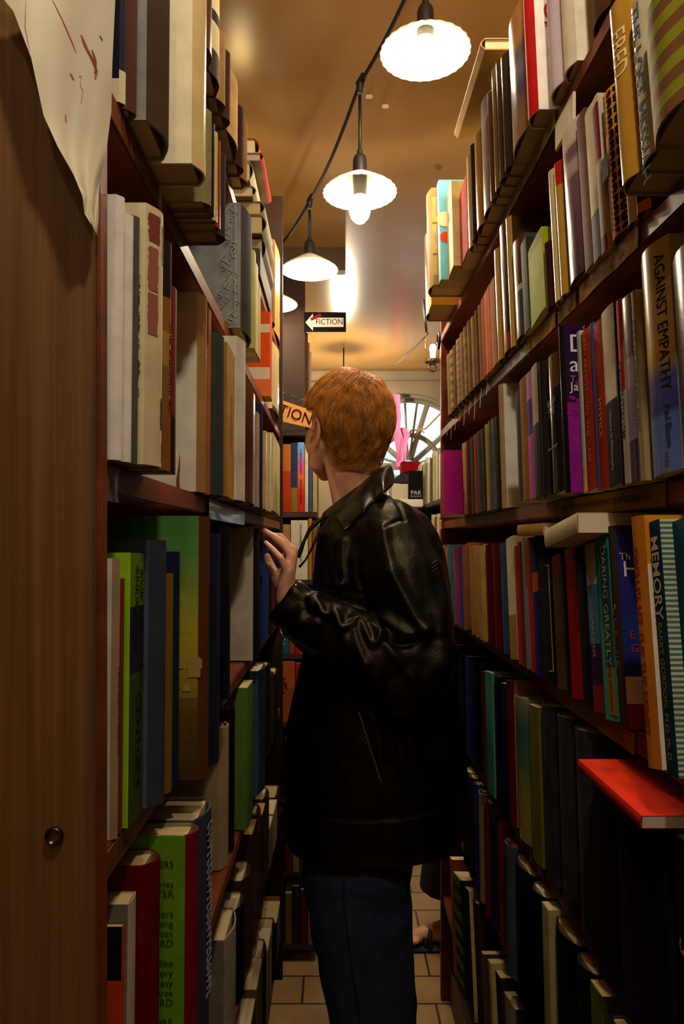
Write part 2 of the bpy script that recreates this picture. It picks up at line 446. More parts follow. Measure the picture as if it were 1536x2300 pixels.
row('R2', 1, XR, ZR[2], .303, rad(9), RP[2], [
 (1690,1600,-60,'j','gloss','#2a2018','#2a2018','black glossy',dict(X=.30)),
 (1600,1512,-60,'j','paper',[(i/10,(i+1)/10,'#8a8a22' if i%2 else '#7a5230') for i in range(10)],'#8a8a22','olive and brown striped',dict(X=.268)),
 (1512,1464,-40,'j','gloss',[(0,1,'#b8b090')],'#b0a47c','pale stone',dict(X=.278,label='pale stone jacketed hardback titled THE LOST MESSIAH on the second right shelf')),
 (1463,1424,-40,'j','gloss',[(0,1,'#b0822c')],'#a87a2a','gold',dict(X=.276)),
 (1430,1408,60,'h','cloth',[(0,.06,'#a8562a'),(.06,.97,'#1e1a18'),(.97,1,'#a8562a')],'#2a2622','black gold-lettered',dict(X=.316)),
 (1408,1391,85,'j','paper',[(0,.18,'#b8a888'),(.18,1,'#4a3c34')],'#3a302a','grey brown'),
 (1391,1351,165,'h','cloth','#d08a28','#c07c24','ochre',dict(label='ochre hardback printed with rows of black rosettes')),
 (1351,1338,190,'p','paper',[(0,.1,'#7a1830'),(.1,.58,'#a89c84'),(.58,.95,'#7c1638'),(.95,1,'#cabf9c')],'#b8ac90','buff with a magenta label'),
 (1338,1321,215,'p','paper',[(0,.3,'#6a7078'),(.3,1,'#d0c29c')],'#d0c29c','cream and grey'),
 (1321,1303,225,'p','paper','#6a4024','#5a3a24','brown'),
 (1301,1261,248,'j','gloss',grad((0,'#4a3040'),(.4,'#6a4a60'),(.64,'#7a5a68'),(.67,'#b8a8a0'),(.74,'#b8a8a0'),(.78,'#7a6070'),(.84,'#7a6070'),(.87,'#d0c6b4'),(1,'#d8ceba'),n=40),'#3c2a38','mauve and white banded'),
 (1261,1249,345,'j','gloss',[(0,.82,'#b08a34'),(.82,1,'#b02018')],'#a07c2c','gold with a red top'),
 (1249,1236,362,'j','gloss','#c8b684','#b09a60','pale gold'),
 (1234,1219,540,'h','cloth','#3c1c10','#3c1c10','dark brown'),
 (1218,1186,520,'p','paper',[(0,.86,'#a8b01e'),(.86,1,'#8a8a24')],'#a0a81e','lime yellow',dict(label='lime yellow paperback standing in a dark gap on the second right shelf')),
 (1184,1172,530,'p','paper','#2e3622','#2e3622','dark green'),
 (1172,1150,525,'j','gloss',[(0,.46,'#4a4c50'),(.46,.52,'#cfcbc0'),(.52,1,'#5a2018')],'#4a4c50','grey and maroon with white band'),
 (1150,1142,470,'j','gloss','#c0a050','#4a3418','narrow gold'),
 (1142,1124,480,'j','gloss',[(0,.13,'#a03014'),(.13,1,'#3a2410')],'#3a2410','dark glossy brown red-footed'),
 (1124,1113,545,'j','gloss','#c8a860','#b09050','pale tan'),
 (1113,1103,620,'p','cloth','#a8743a','#a8743a','tan'),
 (1103,1097,635,'p','cloth','#c85a20','#c85a20','orange'),
 (1097,1090,648,'p','cloth','#cc6830','#cc6830','salmon'),
 (1090,1083,662,'p','cloth','#9c3c18','#9c3c18','rust red'),
 (1083,1076,678,'h','cloth','#a8804a','#a8804a','fawn'),
 (1076,1068,690,'h','cloth','#7a5a38','#7a5a38','mid brown'),
 (1068,1059,705,'h','cloth','#9a7c50','#9a7c50','dull gold'),
 (1059,1050,714,'h','cloth','#8a6c44','#8a6c44','khaki'),
 (1050,1042,728,'h','cloth',[(i/12,(i+1)/12,'#a88c5c' if i%2 else '#947a4c') for i in range(24)],'#6a5030','tan ribbed'),
 (1042,1034,742,'h','cloth','#94784c','#94784c','light brown'),
 (1034,1025,757,'h','cloth',[(i/18,(i+1)/18,'#a48a5a' if i%2 else '#8c7248') for i in range(36)],'#7a6038','finely ribbed tan'),
 (1025,1018,772,'h','cloth','#6e5232','#6e5232','walnut'),
 (1018,1012,782,'h','cloth',[(i/14,(i+1)/14,'#a08858' if i%2 else '#7a6038') for i in range(30)],'#6a5030','speckled brown'),
 (1012,1005,792,'h','cloth','#8a6e46','#8a6e46','drab'),
], Xmin=.04)
row('R3', 1, XR, ZR[3], .245, rad(7), RP[3], [
 (1690,1600,500,'j','gloss','#201610','#201610','dark brown glossy',dict(X=.315)),
 (1600,1503,505,'j','gloss','#1a1210','#2a1c12','black glossy',dict(label='thick black glossy hardback at the near end of the third right shelf')),
 (1502,1438,520,'j','gloss',grad((0,'#5a74ac'),(.24,'#5068a0'),(.26,'#343c78'),(.4,'#44447c'),(.47,'#a8905c'),(.52,'#d0a840'),(.7,'#ccb070'),(1,'#c8b060'),n=50),'#cdb060','yellow and blue',dict(label='thick yellow and blue jacketed hardback titled AGAINST EMPATHY')),
 (1437,1426,640,'p','paper','#a08a60','#a08a60','tan black-lettered'),
 (1425,1405,650,'p','gloss',[(0,.22,'#3a2444'),(.22,.5,'#7a7086'),(.5,.66,'#8a8090'),(.66,1,'#5a4a58')],'#8a8090','violet and grey photographic'),
 (1404,1392,660,'p','paper',[(0,.5,'#a89c84'),(.5,1,'#b8261a')],'#a89c84','red and grey',dict(label='red and grey paperback with black vertical title EXISTENTIALISM')),
 (1392,1386,665,'p','paper',[(0,1,'#1c1614')],'#1c1614','thin black'),
 (1386,1359,675,'p','paper',[(0,.47,'#1c1614'),(.47,1,'#cfc0a0')],'#1c1614','white over black',dict(label='paperback with white upper spine and black lower spine on the third right shelf')),
 (1359,1340,710,'p','paper',[(0,1,'#a8301a')],'#a8301a','red',dict(label='red paperback titled MYSTICS on the third right shelf')),
 (1340,1334,715,'p','paper','#4a5488','#4a5488','thin blue'),
 (1334,1312,728,'p','paper','#b03c18','#a83818','broad orange red'),
 (1311,1303,735,'p','paper',[(0,.16,'#c8a850'),(.16,1,'#b0bcb4')],'#b0bcb4','pale ice-grey'),
 (1270,1262,722,'j','gloss',[(0,.6,'#1c1018'),(.6,1,'#1c1018')],[(0,.53,'#8a1c88'),(.53,1,'#2a1234')],'purple',dict(label='dark purple jacketed hardback with magenta shapes and white title capitals')),
 (1261,1230,785,'j','gloss',[(0,.5,'#0c1018'),(.5,.75,'#10142a'),(.75,1,'#5a3a1c')],'#0c1018','black and navy',dict(label='black and navy hardback with white title BEING AND TIME')),
 (1229,1213,805,'h','cloth','#2c2620','#2c2620','black gold-tooled'),
 (1212,1199,812,'p','paper',[(0,.55,'#3c342c'),(.55,1,'#b8a888')],'#3c342c','grey with a beige label'),
 (1198,1187,830,'p','paper',[(0,.5,'#c060a8'),(.5,.78,'#4a3c78'),(.78,1,'#c87cb8')],'#b858a0','pink and violet'),
 (1186,1172,842,'p','cloth','#a06c20','#a06c20','mustard brown'),
 (1172,1163,872,'p','cloth','#4a4a48','#4a4a48','slim slate'),
 (1128,1122,835,'j','paper','#b89c6c','#e4ddcc','big white',dict(label='big white jacketed hardback with blank cover on the third right shelf')),
 (1122,1112,928,'h','cloth','#3a322a','#3a322a','charcoal'),
 (1112,1104,936,'j','gloss','#5a6a70','#5a6a70','blue grey glossy'),
 (1104,1097,942,'j','gloss','#6a6450','#6a6450','olive grey glossy'),
 (1097,1089,950,'j','gloss','#b8a06c','#b8a06c','straw-coloured'),
 (1089,1079,960,'h','cloth','#4c4434','#4c4434','dark grey cloth'),
 (1079,1070,966,'h','cloth','#52585c','#52585c','steel grey'),
 (1070,1064,974,'j','gloss','#b0562c','#b0562c','copper'),
 (1064,1055,980,'h','cloth','#4a4e54','#4a4e54','slate blue'),
 (1055,1046,988,'h','cloth','#6a241a','#6a241a','oxblood'),
 (1046,1037,994,'j','gloss','#c09c68','#c09c68','beige glossy'),
 (998,990,1015,'p','paper','#a01c48','#9c1878','magenta',dict(label='magenta paperback turned cover out at the far end of the third right shelf')),
], Xmin=.05)
row('R4', 1, XR, ZR[4], .24, rad(9), RP[4], [
 (1700,1600,1120,'p','paper','#1c3a4a','#1c3a4a','dark teal',dict(X=.31)),
 (1600,1530,1130,'p','paper',[(0,1,'#1a4a60')],'#1a4a60','teal blue'),
 (1502,1476,1165,'p','paper',[(0,1,'#123c48')],[(i/96,(i+1)/96,'#c8c8a8' if i%2 else '#4a7a74') for i in range(96)],'dark teal',dict(label='dark teal paperback titled MEMORY with finely striped cover')),
 (1455,1431,1152,'j','paper',[(0,1,'#b06a1c')],[(0,.8,'#dfd6c2'),(.8,1,'#c88a1c')],'orange spined',dict(label='orange-spined jacketed hardback with white and yellow cover, title FLIP THE SCRIPT')),
 (1388,1376,1178,'j','paper','#3a2a24',[(0,.12,'#8c1c28'),(.12,.25,'#cdbba4'),(.25,.55,'#26387c'),(.55,1,'#2c2878')],'indigo',dict(label='indigo jacketed hardback with white The H title on the fourth right shelf')),
 (1375,1345,1206,'p','paper','#3f9484','#3f9484','teal',dict(label='teal paperback titled DARING GREATLY on the fourth right shelf')),
 (1344,1320,1222,'p','paper',[(0,.16,'#8c1420'),(.16,.4,'#3a1444'),(.4,.75,'#4a7a9a'),(.75,1,'#c0b090')],'#1a2a1c','white blue and purple'),
 (1319,1298,1232,'p','paper','#120e14','#120e14','black'),
 (1297,1273,1234,'p','gloss','#a81814','#a81814','bright red'),
 (1272,1262,1245,'p','paper','#16120e','#16120e','narrow black'),
 (1262,1242,1250,'p','gloss',[(0,.85,'#6a4a1c'),(.85,1,'#8a2c18')],'#8a6c30','brown gilded'),
 (1241,1211,1205,'p','paper','#0e0d0e','#0e0d0e','black white-framed'),
 (1210,1196,1207,'p','paper',[(0,.6,'#1c1c5c'),(.6,.74,'#c0602c'),(.74,1,'#1c1c5c')],'#1c1c5c','navy with an orange disc'),
 (1195,1185,1208,'p','paper','#a82c18','#a82c18','narrow scarlet'),
 (1184,1175,1206,'p','gloss','#8a8a8c','#8a8a8c','silver grey'),
 (1174,1166,1217,'p','paper','#7a1c12','#7a1c12','deep red'),
 (1165,1158,1226,'p','paper','#a83424','#a83424','slim red'),
 (1157,1140,1209,'p','paper',[(0,.36,'#a8802c'),(.36,1,'#cfc2a4')],'#dcd4c0','cream and gold'),
 (1139,1122,1223,'h','cloth','#3c5470','#3c5470','denim blue'),
 (1121,1104,1226,'h','cloth','#6a0c10','#6a0c10','wine red cloth'),
 (1103,1091,1226,'h','cloth','#5c0a0e','#5c0a0e','crimson cloth'),
 (1090,1081,1226,'p','paper','#b8963a','#b8963a','yellow'),
 (1080,1073,1228,'p','paper','#a8824a','#a8824a','camel'),
 (1072,1065,1228,'p','paper','#b07830','#b07830','amber'),
 (1064,1056,1229,'p','paper','#9c7434','#9c7434','bronze'),
 (1055,1039,1229,'p','paper','#8c4c18','#8c4c18','orange brown'),
 (1038,1033,1229,'p','paper','#2c3c88','#2c3c88','blue'),
 (1032,1027,1229,'p','paper','#a0205c','#a0205c','hot pink'),
 (1026,1018,1229,'p','paper','#7a4c68','#7a4c68','mauve'),
 (1017,1008,1229,'p','paper','#2c7078','#2c7078','turquoise'),
 (1007,1002,1229,'p','paper','#b06474','#b06474','rose'),
 (1001,993,1229,'p','paper','#9a9a5c','#9a9a5c','sage'),
])
row('R5', 1, XR, ZR[5], .24, rad(6), RP[5], [
 (1700,1610,2010,'j','paper','#16141a','#16141a','black',dict(X=.315)),
 (1609,1500,1960,'j','paper','#141214','#141214','black white-initialled',dict(label='black jacketed hardback with large white S under the red book')),
 (1499,1440,1868,'p','paper','#181418','#181418','charcoal'),
 (1439,1388,1812,'p','paper','#201418','#201418','plum black'),
 (1387,1336,1766,'p','paper','#121012','#121012','black grey-lettered'),
 (1330,1288,1655,'h','cloth','#3c3a3c','#3c3a3c','tall charcoal',dict(label='nearest of three tall charcoal cloth hardbacks on the fifth right shelf')),
 (1287,1248,1628,'h','cloth','#383638','#383638','tall charcoal',dict(label='middle of three tall charcoal cloth hardbacks on the fifth right shelf')),
 (1247,1214,1605,'h','cloth','#343234','#343234','tall charcoal',dict(label='farthest of three tall charcoal cloth hardbacks on the fifth right shelf')),
 (1212,1191,1600,'p','paper','#6a6418','#6a6418','olive'),
 (1190,1153,1592,'j','gloss',grad((0,'#a8963c'),(.35,'#9a9448'),(.6,'#4c8068'),(.78,'#3c7464'),(.95,'#94a070'),(1,'#9aa478')),'#7c8c58','green gold glossy'),
 (1149,1138,1537,'j','cloth','#5c1418','#c08444','dark red spined tan'),
 (1137,1128,1542,'p','paper','#1a1838','#1a1838','navy'),
 (1127,1109,1532,'h','cloth','#14142c','#14142c','midnight blue'),
 (1108,1091,1522,'p','paper','#4c9880','#4c9880','jade'),
 (1090,1081,1515,'h','cloth','#5a1410','#5a1410','maroon'),
 (1080,1071,1505,'h','cloth','#101418','#101418','black cloth'),
 (1070,1061,1497,'h','cloth','#14201c','#14201c','black green'),
 (1060,1041,1488,'h','cloth','#16285c','#16285c','royal blue'),
 (1040,1032,1475,'h','cloth','#141a30','#141a30','dark navy'),
 (1031,1023,1465,'h','cloth','#101a38','#101a38','ink blue'),
 (1022,1014,1455,'h','cloth','#a83c18','#a83c18','orange cloth'),
], Xmin=.008)
row('R6', 1, XR, ZR[6], .24, rad(5), RP[6], [
 (1660,1590,1990,'h','cloth','#161214','#161214','black',dict(X=.315)),
 (1589,1520,1985,'h','cloth','#14181c','#14181c','blue black'),
 (1519,1470,1990,'p','paper',[(0,.2,'#b08a80'),(.2,1,'#1a1416')],'#1a1416','black pink-footed'),
 (1469,1420,1985,'h','cloth','#181214','#181214','dark plum'),
 (1419,1362,1980,'h','cloth','#121416','#121416','soot black'),
 (1358,1330,1972,'p','paper','#5c6c12','#5c6c12','olive green'),
 (1329,1290,1960,'h','cloth','#1c1616','#1c1616','brown black'),
 (1289,1240,1985,'h','cloth','#141414','#141414','matt black'),
 (1235,1220,2002,'p','paper','#b0a468','#b0a468','slim pale straw',dict(label='slim pale straw paperback among black books on the sixth right shelf')),
 (1219,1190,1990,'h','cloth','#121212','#121212','jet black'),
 (1189,1152,1960,'h','cloth','#161214','#161214','black cloth'),
 (1150,1131,1862,'h','cloth','#4a5868','#3c4654','slate blue',dict(pages='#c04028')),
 (1130,1115,1842,'h','cloth','#7a1418','#7a1418','red cloth'),
 (1114,1099,1817,'h','cloth','#242458','#242458','violet navy'),
 (1098,1086,1795,'h','cloth','#7a2018','#7a2018','brick cloth'),
 (1085,1072,1775,'h','cloth','#a48c64','#a48c64','fawn cloth'),
 (1071,1062,1765,'h','cloth','#242a70','#242a70','cobalt'),
 (1061,1050,1755,'h','cloth','#2a2024','#2a2024','dusky'),
 (1049,1036,1745,'h','cloth','#3a2418','#3a2418','brown cloth'),
], Xmin=.008)
row('R7', 1, XR, ZR[7], .25, rad(14), RP[7], [
 (1330,1270,2150,'h','cloth','#141012','#141012','black',dict(X=.315)),
 (1269,1215,2140,'h','cloth','#16181a','#16181a','dark grey'),
 (1214,1172,2150,'h','cloth','#1c1210','#1c1210','umber'),
 (1171,1142,2130,'p','paper','#b8ac8c','#2c2420','white and black'),
 (1135,1122,2060,'p','paper','#2a1a14','#2a1a14','dark brown'),
 (1112,1104,2010,'p','paper','#c8b478','#a89860','cream'),
 (1095,1089,1995,'p','paper','#7a5c34','#3c2a18','thin tan'),
 (1080,1068,1975,'p','paper','#3c2410','#3c2410','chestnut'),
 (1060,1050,1950,'p','paper','#2c2a14','#b89c6c','buff-covered'),
 (1040,1022,1930,'p','paper',[(i/14,(i+1)/14,'#5c7c1c' if i%2 else '#181410') for i in range(14)],'#181410','green and black striped'),
 (1021,1014,1920,'p','paper','#a84c20','#8a3c18','orange'),
], Xmin=.03)

# ---- left bookcase, near end first
row('L0', -1, .168, ZL[0], .33, rad(2), LP[0], [
 (330,375,-400,'h','cloth','#3a2a1c','#3a2a1c','brown cloth'),
 (380,440,-380,'h','cloth','#241c18','#241c18','black cloth'),
 (463,481,-60,'h','gloss','#3a1c14','#2c1812','dark maroon glossy'),
 (482,497,-40,'j','paper',[(0,.3,'#3a2414'),(.3,.62,'#d0c090'),(.62,.75,'#2a1c12'),(.75,1,'#d4c494')],'#3a2414','cream and black'),
 (498,508,95,'h','cloth','#a07c4c','#8a683c','tan'),
 (510,518,173,'h','cloth','#4a2a1c','#3c1e14','dark chestnut'),
 (520,539,200,'h','cloth','#b08a54','#a07c4a','light tan cloth'),
 (541,548,348,'h','cloth','#3c2016','#3c2016','dark brown'),
 (549,556,352,'h','cloth','#8c6030','#7a5028','ginger brown'),
 (613,619,532,'h','cloth','#5a3a24',[(0,.6,'#3c2418'),(.6,1,'#46443e')],'grey brown box-like',dict(X=.166,W=.13)),
 (620,632,540,'j','gloss',[(0,.5,'#a08040'),(.5,1,'#8a8448')],'#9a8448','olive gold',dict(X=.166)),
], Xmin=.05)
row('L1', -1, XL+.008, ZL[1], .222, rad(2), LP[1], [
 (280,288,-60,'j','gloss',[(0,.25,'#cfc2a0'),(.25,1,'#2a2c3c')],[(0,.18,'#d0c4a4'),(.18,1,'#1c1e2c')],'navy and white'),
 (300,313,-80,'h','cloth','#5a3a2c','#7a5a3c','brown woven'),
 (350,387,-120,'h','cloth',[(0,1,'#4a3420')],'#8c8c84','silver grey',dict(X=.148)),
 (450,468,-120,'j','gloss',[(0,1,'#c8b078')],'#e4d8b4','huge cream stained',dict(X=.125,W=.2,label='huge cream hardback in stained torn jacket jutting from the second left shelf')),
 (469,477,240,'h','cloth','#8a7c54','#8a7c54','grey tan',dict(X=.13)),
 (478,484,280,'j','gloss','#20202c','#20202c','navy glossy'),
 (485,490,300,'j','gloss','#c8b45c','#c8b45c','yellow'),
 (491,497,320,'j','gloss','#8a3c20','#a06c34','red gold'),
 (498,508,400,'h','cloth','#3c342c','#3c342c','dark grey'),
 (553,570,456,'h','cloth','#3a3230','#8c8c86','silver embossed',dict(X=.146,W=.17,label='tall hardback with silver-grey embossed cover and black spine on the second left shelf')),
 (571,575,560,'p','paper','#94903c','#c8c060','yellow green'),
 (576,580,590,'p','paper','#c8bc8c','#d8cc9c','ivory'),
 (581,586,640,'p','paper','#b8a468','#d0bc84','cream'),
 (607,612,700,'p','paper','#a83c14',[(0,.2,'#d87a44'),(.2,.34,'#e0d0b0'),(.34,.75,'#d8581c'),(.75,.85,'#e0d0b0'),(.85,1,'#d8581c')],'orange and white patterned',dict(X=.155,label='orange and white patterned paperback on the second left shelf')),
 (618,630,770,'j','gloss',[(0,.06,'#2a2018'),(.06,1,'#b8a878')],'#d8cca0','ivory glossy',dict(X=.158)),
], Xmin=.06)
row('L2', -1, XL, ZL[2], .262, rad(2), LP[2], [
 (270,281,432,'j','paper','#e4ddd0','#e8e2d6','thick white',dict(label='thick plain white hardback at the near end of the third left shelf')),
 (291,301,475,'j','paper','#e0d8ca','#d8d0c0','slim white'),
 (304,314,478,'h','cloth','#5c564c','#8a8476','thin grey'),
 (346,371,453,'j','paper','#cdbf94','#ded2a8','cream worn',dict(label='cream hardback with blurb on its back and worn red and black spine')),
 (372,387,530,'j','paper',[(0,.45,'#8a5a24'),(.45,.6,'#a87830'),(.6,.75,'#8a5a24'),(.75,1,'#2a1c14')],'#8a5a24','brown lettered'),
 (388,397,640,'p','paper',[(0,.3,'#2a1410'),(.3,1,'#7a2818')],'#6a2418','dark red'),
 (455,467,655,'j','gloss','#a07848','#e4ddc4','wide white',dict(label='wide glossy white hardback with a split at its foot, third left shelf')),
 (468,474,690,'p','paper','#a0602c','#a0602c','thin russet'),
 (492,506,745,'h','cloth','#3c4240','#42484a','green grey cloth'),
 (510,527,770,'p','paper','#a87a30','#a87a30','ochre',dict(label='ochre paperback with vertical title TECHNOLOGY on the third left shelf')),
 (541,554,755,'j','paper','#c8c0ae','#d8d0be','plain white'),
 (558,577,868,'h','gloss','#4a2418','#3a1a12','dark brown glossy'),
 (578,583,925,'p','paper','#a8906c','#a8906c','narrow beige'),
 (584,591,905,'h','cloth','#24284c','#24284c','navy'),
 (592,602,968,'j','gloss','#b8a468','#b8a468','straw'),
 (603,611,970,'j','gloss','#cdb87c','#cdb87c','pale straw'),
 (613,629,978,'p','paper','#c8b880','#c8b880','ivory'),
], Xmin=.04)
row('L3', -1, .172, ZL[3], .27, rad(2), LP[3], [
 (260,271,1255,'j','paper','#a8906c','#e6dfd0','white',dict(label='white paperbound volume with tan lettered spine at the near end, fourth left shelf')),
 (272,278,1300,'p','paper','#7a3418','#7a3418','thin rust'),
 (292,324,1245,'p','paper',[(0,.55,'#3c4a14'),(.55,.8,'#262030'),(.8,1,'#5c7a18')],'#9cd01c','lime green',dict(label='lime green book with dark lettered spine on the fourth left shelf')),
 (354,376,1215,'h','cloth','#3c4048','#54607a','grey blue cloth'),
 (379,389,1290,'p','paper','#8a6420','#8a6420','ochre'),
 (394,403,1240,'h','cloth','#1c2440','#1c2440','navy cloth'),
 (459,471,1160,'j','paper','#5a3414',grad((0,'#4a3414'),(.28,'#6a5018'),(.32,'#8a7424'),(.5,'#b0a030'),(.65,'#9a9c38'),(.85,'#5c9048'),(1,'#4c8444')),'green and yellow',dict(label='large hardback with green to yellow cover and hill town, fourth left shelf')),
 (477,497,1200,'j','paper','#1c2030','#c8c0b0','navy spined white'),
 (504,522,1183,'h','cloth','#0e0f16','#0e0f16','black',dict(X=.158)),
 (577,586,1173,'j','paper','#1c1410',[(0,1,'#b8ae98')],'stone white',dict(X=.15,label='stone white jacketed hardback touched by the reaching hand')),
 (590,604,1190,'p','paper','#1c3c8c','#18408c','blue',dict(X=.16)),
 (606,612,1215,'h','cloth','#241a18','#241a18','dark'),
 (613,619,1230,'h','cloth','#5c2418','#5c2418','brick'),
 (620,628,1235,'h','cloth','#201814','#201814','black brown'),
], Xmin=.05)
row('L4', -1, .172, ZL[4], .275, rad(2), LP[4], [
 (273,276,2088,'p','paper','#c8401c',[(0,.8,'#d84820'),(.8,1,'#14121a')],'orange and black',dict(label='orange paperback with black top band at the near end, fifth left shelf',pages='#d8b060')),
 (284,303,2040,'p','paper','#c8bca8','#8a8070','white spined'),
 (337,361,1955,'h','cloth','#6a0c14','#6a0c14','dark red'),
 (430,446,1830,'j','paper','#7a1018','#6c9c22','green',dict(label='green jacketed hardback with red spine and lines of black text, fifth left shelf')),
 (450,479,1768,'j','gloss','#3c4050','#4a4e5c','blue grey scrawled'),
 (505,516,1640,'h','cloth','#a8906c','#a08a68','buff ruled'),
 (518,530,1600,'h','cloth','#121214','#121214','black'),
 (556,569,1530,'p','paper','#5c7c34','#5c7c34','leaf green',dict(X=.158)),
 (587,600,1465,'j','paper','#34485c','#3c5468','slate blue',dict(X=.15)),
 (602,609,1500,'h','cloth','#2a1c14','#2a1c14','dark brown',dict(X=.16)),
 (610,616,1520,'h','cloth','#3c2a1c','#3c2a1c','umber'),
 (617,628,1525,'h','cloth','#1c1410','#1c1410','brown black'),
], Xmin=.05)
row('L5', -1, .168, ZL[5], .262, rad(2), LP[5], [
 (300,360,2300,'h','cloth','#1a1412','#1a1412','black'),
 (400,440,2280,'h','cloth','#241410','#241410','dark brown'),
 (515,536,2120,'h','cloth','#a89c88','#8a8070','grey'),
 (540,552,2050,'h','cloth','#141214','#141214','black cloth'),
 (553,566,1985,'h','cloth','#4a2a18','#4a2a18','chestnut'),
 (567,578,1880,'p','paper','#3a2418','#3a2418','brown',dict(pages='#d8b060')),
 (579,588,1840,'h','cloth','#5c3c20','#5c3c20','tan brown'),
 (589,597,1835,'p','paper','#1c1818','#1c1818','sooty',dict(pages='#d8b060')),
 (598,606,1800,'h','cloth','#4c3828','#4c3828','drab'),
 (607,614,1870,'p','paper','#8a7c60','#8a7c60','stone'),
 (615,623,1850,'p','paper','#a09478','#a09478','pale grey'),
 (624,631,1860,'h','cloth','#5c1420','#5c1420','claret'),
])
row('L6', -1, .168, ZL[6], .262, rad(2), LP[6], [
 (480,510,2620,'h','cloth','#141214','#141214','black'),
 (515,540,2560,'h','cloth','#201814','#201814','umber'),
 (545,560,2420,'h','cloth','#2a1c18','#2a1c18','dark brown'),
 (562,575,2320,'p','paper','#3c2a20','#3c2a20','brown'),
 (577,590,2230,'p','paper','#6a5434','#6a5434','tan'),
 (591,601,2170,'h','cloth','#1c2018','#1c2018','green black'),
 (602,611,2140,'p','paper','#a08c60','#a08c60','straw'),
 (612,621,2120,'h','cloth','#141414','#141414','jet'),
 (622,630,2100,'p','paper','#4a4488','#3c2c18','violet'),
])
B = BOOKS
# ---- the writing that can be read on the books
spine_text(B['R2',2], 'THE LOST MESSIAH', .42, .022, '#5a6878', v=.5, length=.2)
spine_text(B['R2',3], 'ERED', .7, .022, '#d8c488', v=.35, length=.06)
spine_text(B['R3',2], 'AGAINST EMPATHY', .64, .017, '#2a2420', v=.2, bul=.0055, length=.14)
spine_text(B['R3',2], 'Paul Bloom', .19, .011, '#2a2420', v=.2, length=.055)
spine_text(B['R3',2], 'ecco', .055, .008, '#8a1c1c', v=.25, bul=.006)
spine_text(B['R3',3], 'BOOK OF THERE AND THERE', .55, .009, '#1c1814', bul=.002)
spine_text(B['R3',5], 'EXISTENTIALISM', .45, .015, '#100c0a', length=.19, bold=.012)
spine_text(B['R3',7], 'History of Philosophy', .25, .009, '#c8b8a0', bul=.002, length=.1)
spine_text(B['R3',8], 'MYSTICS', .42, .012, '#e0b890', bul=.002)
spine_text(B['R3',10], 'KAREN ARMSTRONG  THE CASE', .6, .012, '#d89870', bul=.002, length=.18)
o = B['R3',12]
for t, a, sz in (('D', .88, .034), ('a', .755, .03), ('T', .665, .013), ('Ja', .62, .016)):
    spine_text(o, t, a, sz, '#d8ccd8' if t != 'T' else '#8a70a0', face='cover', u=.0065, align='LEFT')
mb = MB(); rg = random.Random(3)
for k in range(12):
    cx, cz, r = .003 + rg.random() * .016, o['H'] * (.45 + rg.random() * .2), .002 + rg.random() * .0025
    a0 = rg.random() * 6; pts = [(cx + r * math.cos(a0 + j * 1.2566 ) * rg.uniform(.6, 1.1), -.0006, cz + r * math.sin(a0 + j * 1.2566) * rg.uniform(.6, 1.1)) for j in range(5)]
    mb.add(pts, [(0, 1, 2, 3, 4)])
mb.build('cover_print', colmat('#8a1c88', .3), o)
for t, a in (('BEING', .66), ('AND', .62), ('TIME', .58)): 
    text(t, B['R3',13], (-.0072, B['R3',13]['T'] * .52, B['R3',13]['H'] * a), (0, -1, 0), (0, 0, 1), .011, '#b0a898', sx=1.0)
text('Martin Heidegger', B['R3',13], (-.0074, B['R3',13]['T'] * .5, B['R3',13]['H'] * .33), (0, -1, 0), (0, 0, 1), .0055, '#b0a898')
spine_text(B['R4',2], 'MEMORY', .77, .021, '#d8d0a8', bul=.002, v=.5, length=.085, bold=.012)
spine_text(B['R4',2], 'BARRY GORDON, M.D. Ph.D.', .32, .012, '#b8982c', bul=.002, v=.5, length=.14)
spine_text(B['R4',3], 'OREN KLAFF  FLIP THE SCRIPT', .5, .015, '#8a2410', bul=.007, length=.21)
spine_text(B['R4',4], 'The Intellectual Life', .45, .009, '#a86a50', bul=.0065)
o = B['R4',4]
spine_text(o, 'Th', .84, .0115, '#e0dcd8', face='cover', u=.004, align='LEFT'); spine_text(o, 'H', .775, .026, '#e0dcd8', face='cover', u=.0065, align='LEFT')
spine_text(o, 'E', .45, .013, '#b0304a', face='cover', u=.01, align='LEFT'); spine_text(o, 'G', .385, .013, '#b0304a', face='cover', u=.01, align='LEFT')
PATCH = [(.5, .93, '#2c4a5c'), (.28, .5, '#3a5440'), (.03, .28, '#8a7a2c')]
spine_text(B['R4',5], 'DARING GREATLY', .62, .017, '#b8bc98', v=.34, length=.15, bold=.01)
spine_text(B['R4',5], 'BRENE BROWN', .2, .009, '#3c3410', bul=.002, v=.35)
spine_text(B['R4',6], 'DARKNESS', .45, .011, '#c8a0a8', bul=.002)
spine_text(B['R5',1], 'S', .6, .034, '#c8c0b8', bul=.008, v=.55)
spine_text(B['R5',17], '2 4', .5, .012, '#5a6a9a', bul=.008)
spine_text(B['L2',4], 'THE DEATH OF', .45, .012, '#3c1c0c', bul=.005, length=.11)
spine_text(B['L2',9], 'TECHNOLOGY', .5, .013, '#6a4214', bul=.002, length=.13)
o = B['L2',3]
for i, (t, c) in enumerate((('ERSE', '#a83020'), ('many', 0), ('for', 0), ('anal', 0), ('', 0), ('uliss', 0), ('ning', 0), ('man', 0), ('', 0), ('stic', 0), ('ter', 0), ('', 0), ('the', 0), ('of', 0), ('self', 0), ('', 0), ('en-', 0), ('ater', 0))):
    if t: spine_text(o, t, .7 - i * .026, .0105, c or '#2c261c', face='cover', u=.0055, align='RIGHT')
spine_text(B['L3',0], 'FORSAKEN ANCESTRY', .45, .007, '#4a3820', bul=.005, length=.17)
spine_text(B['L3',2], 'KURT', .86, .014, '#20280c', v=.66, length=.04)
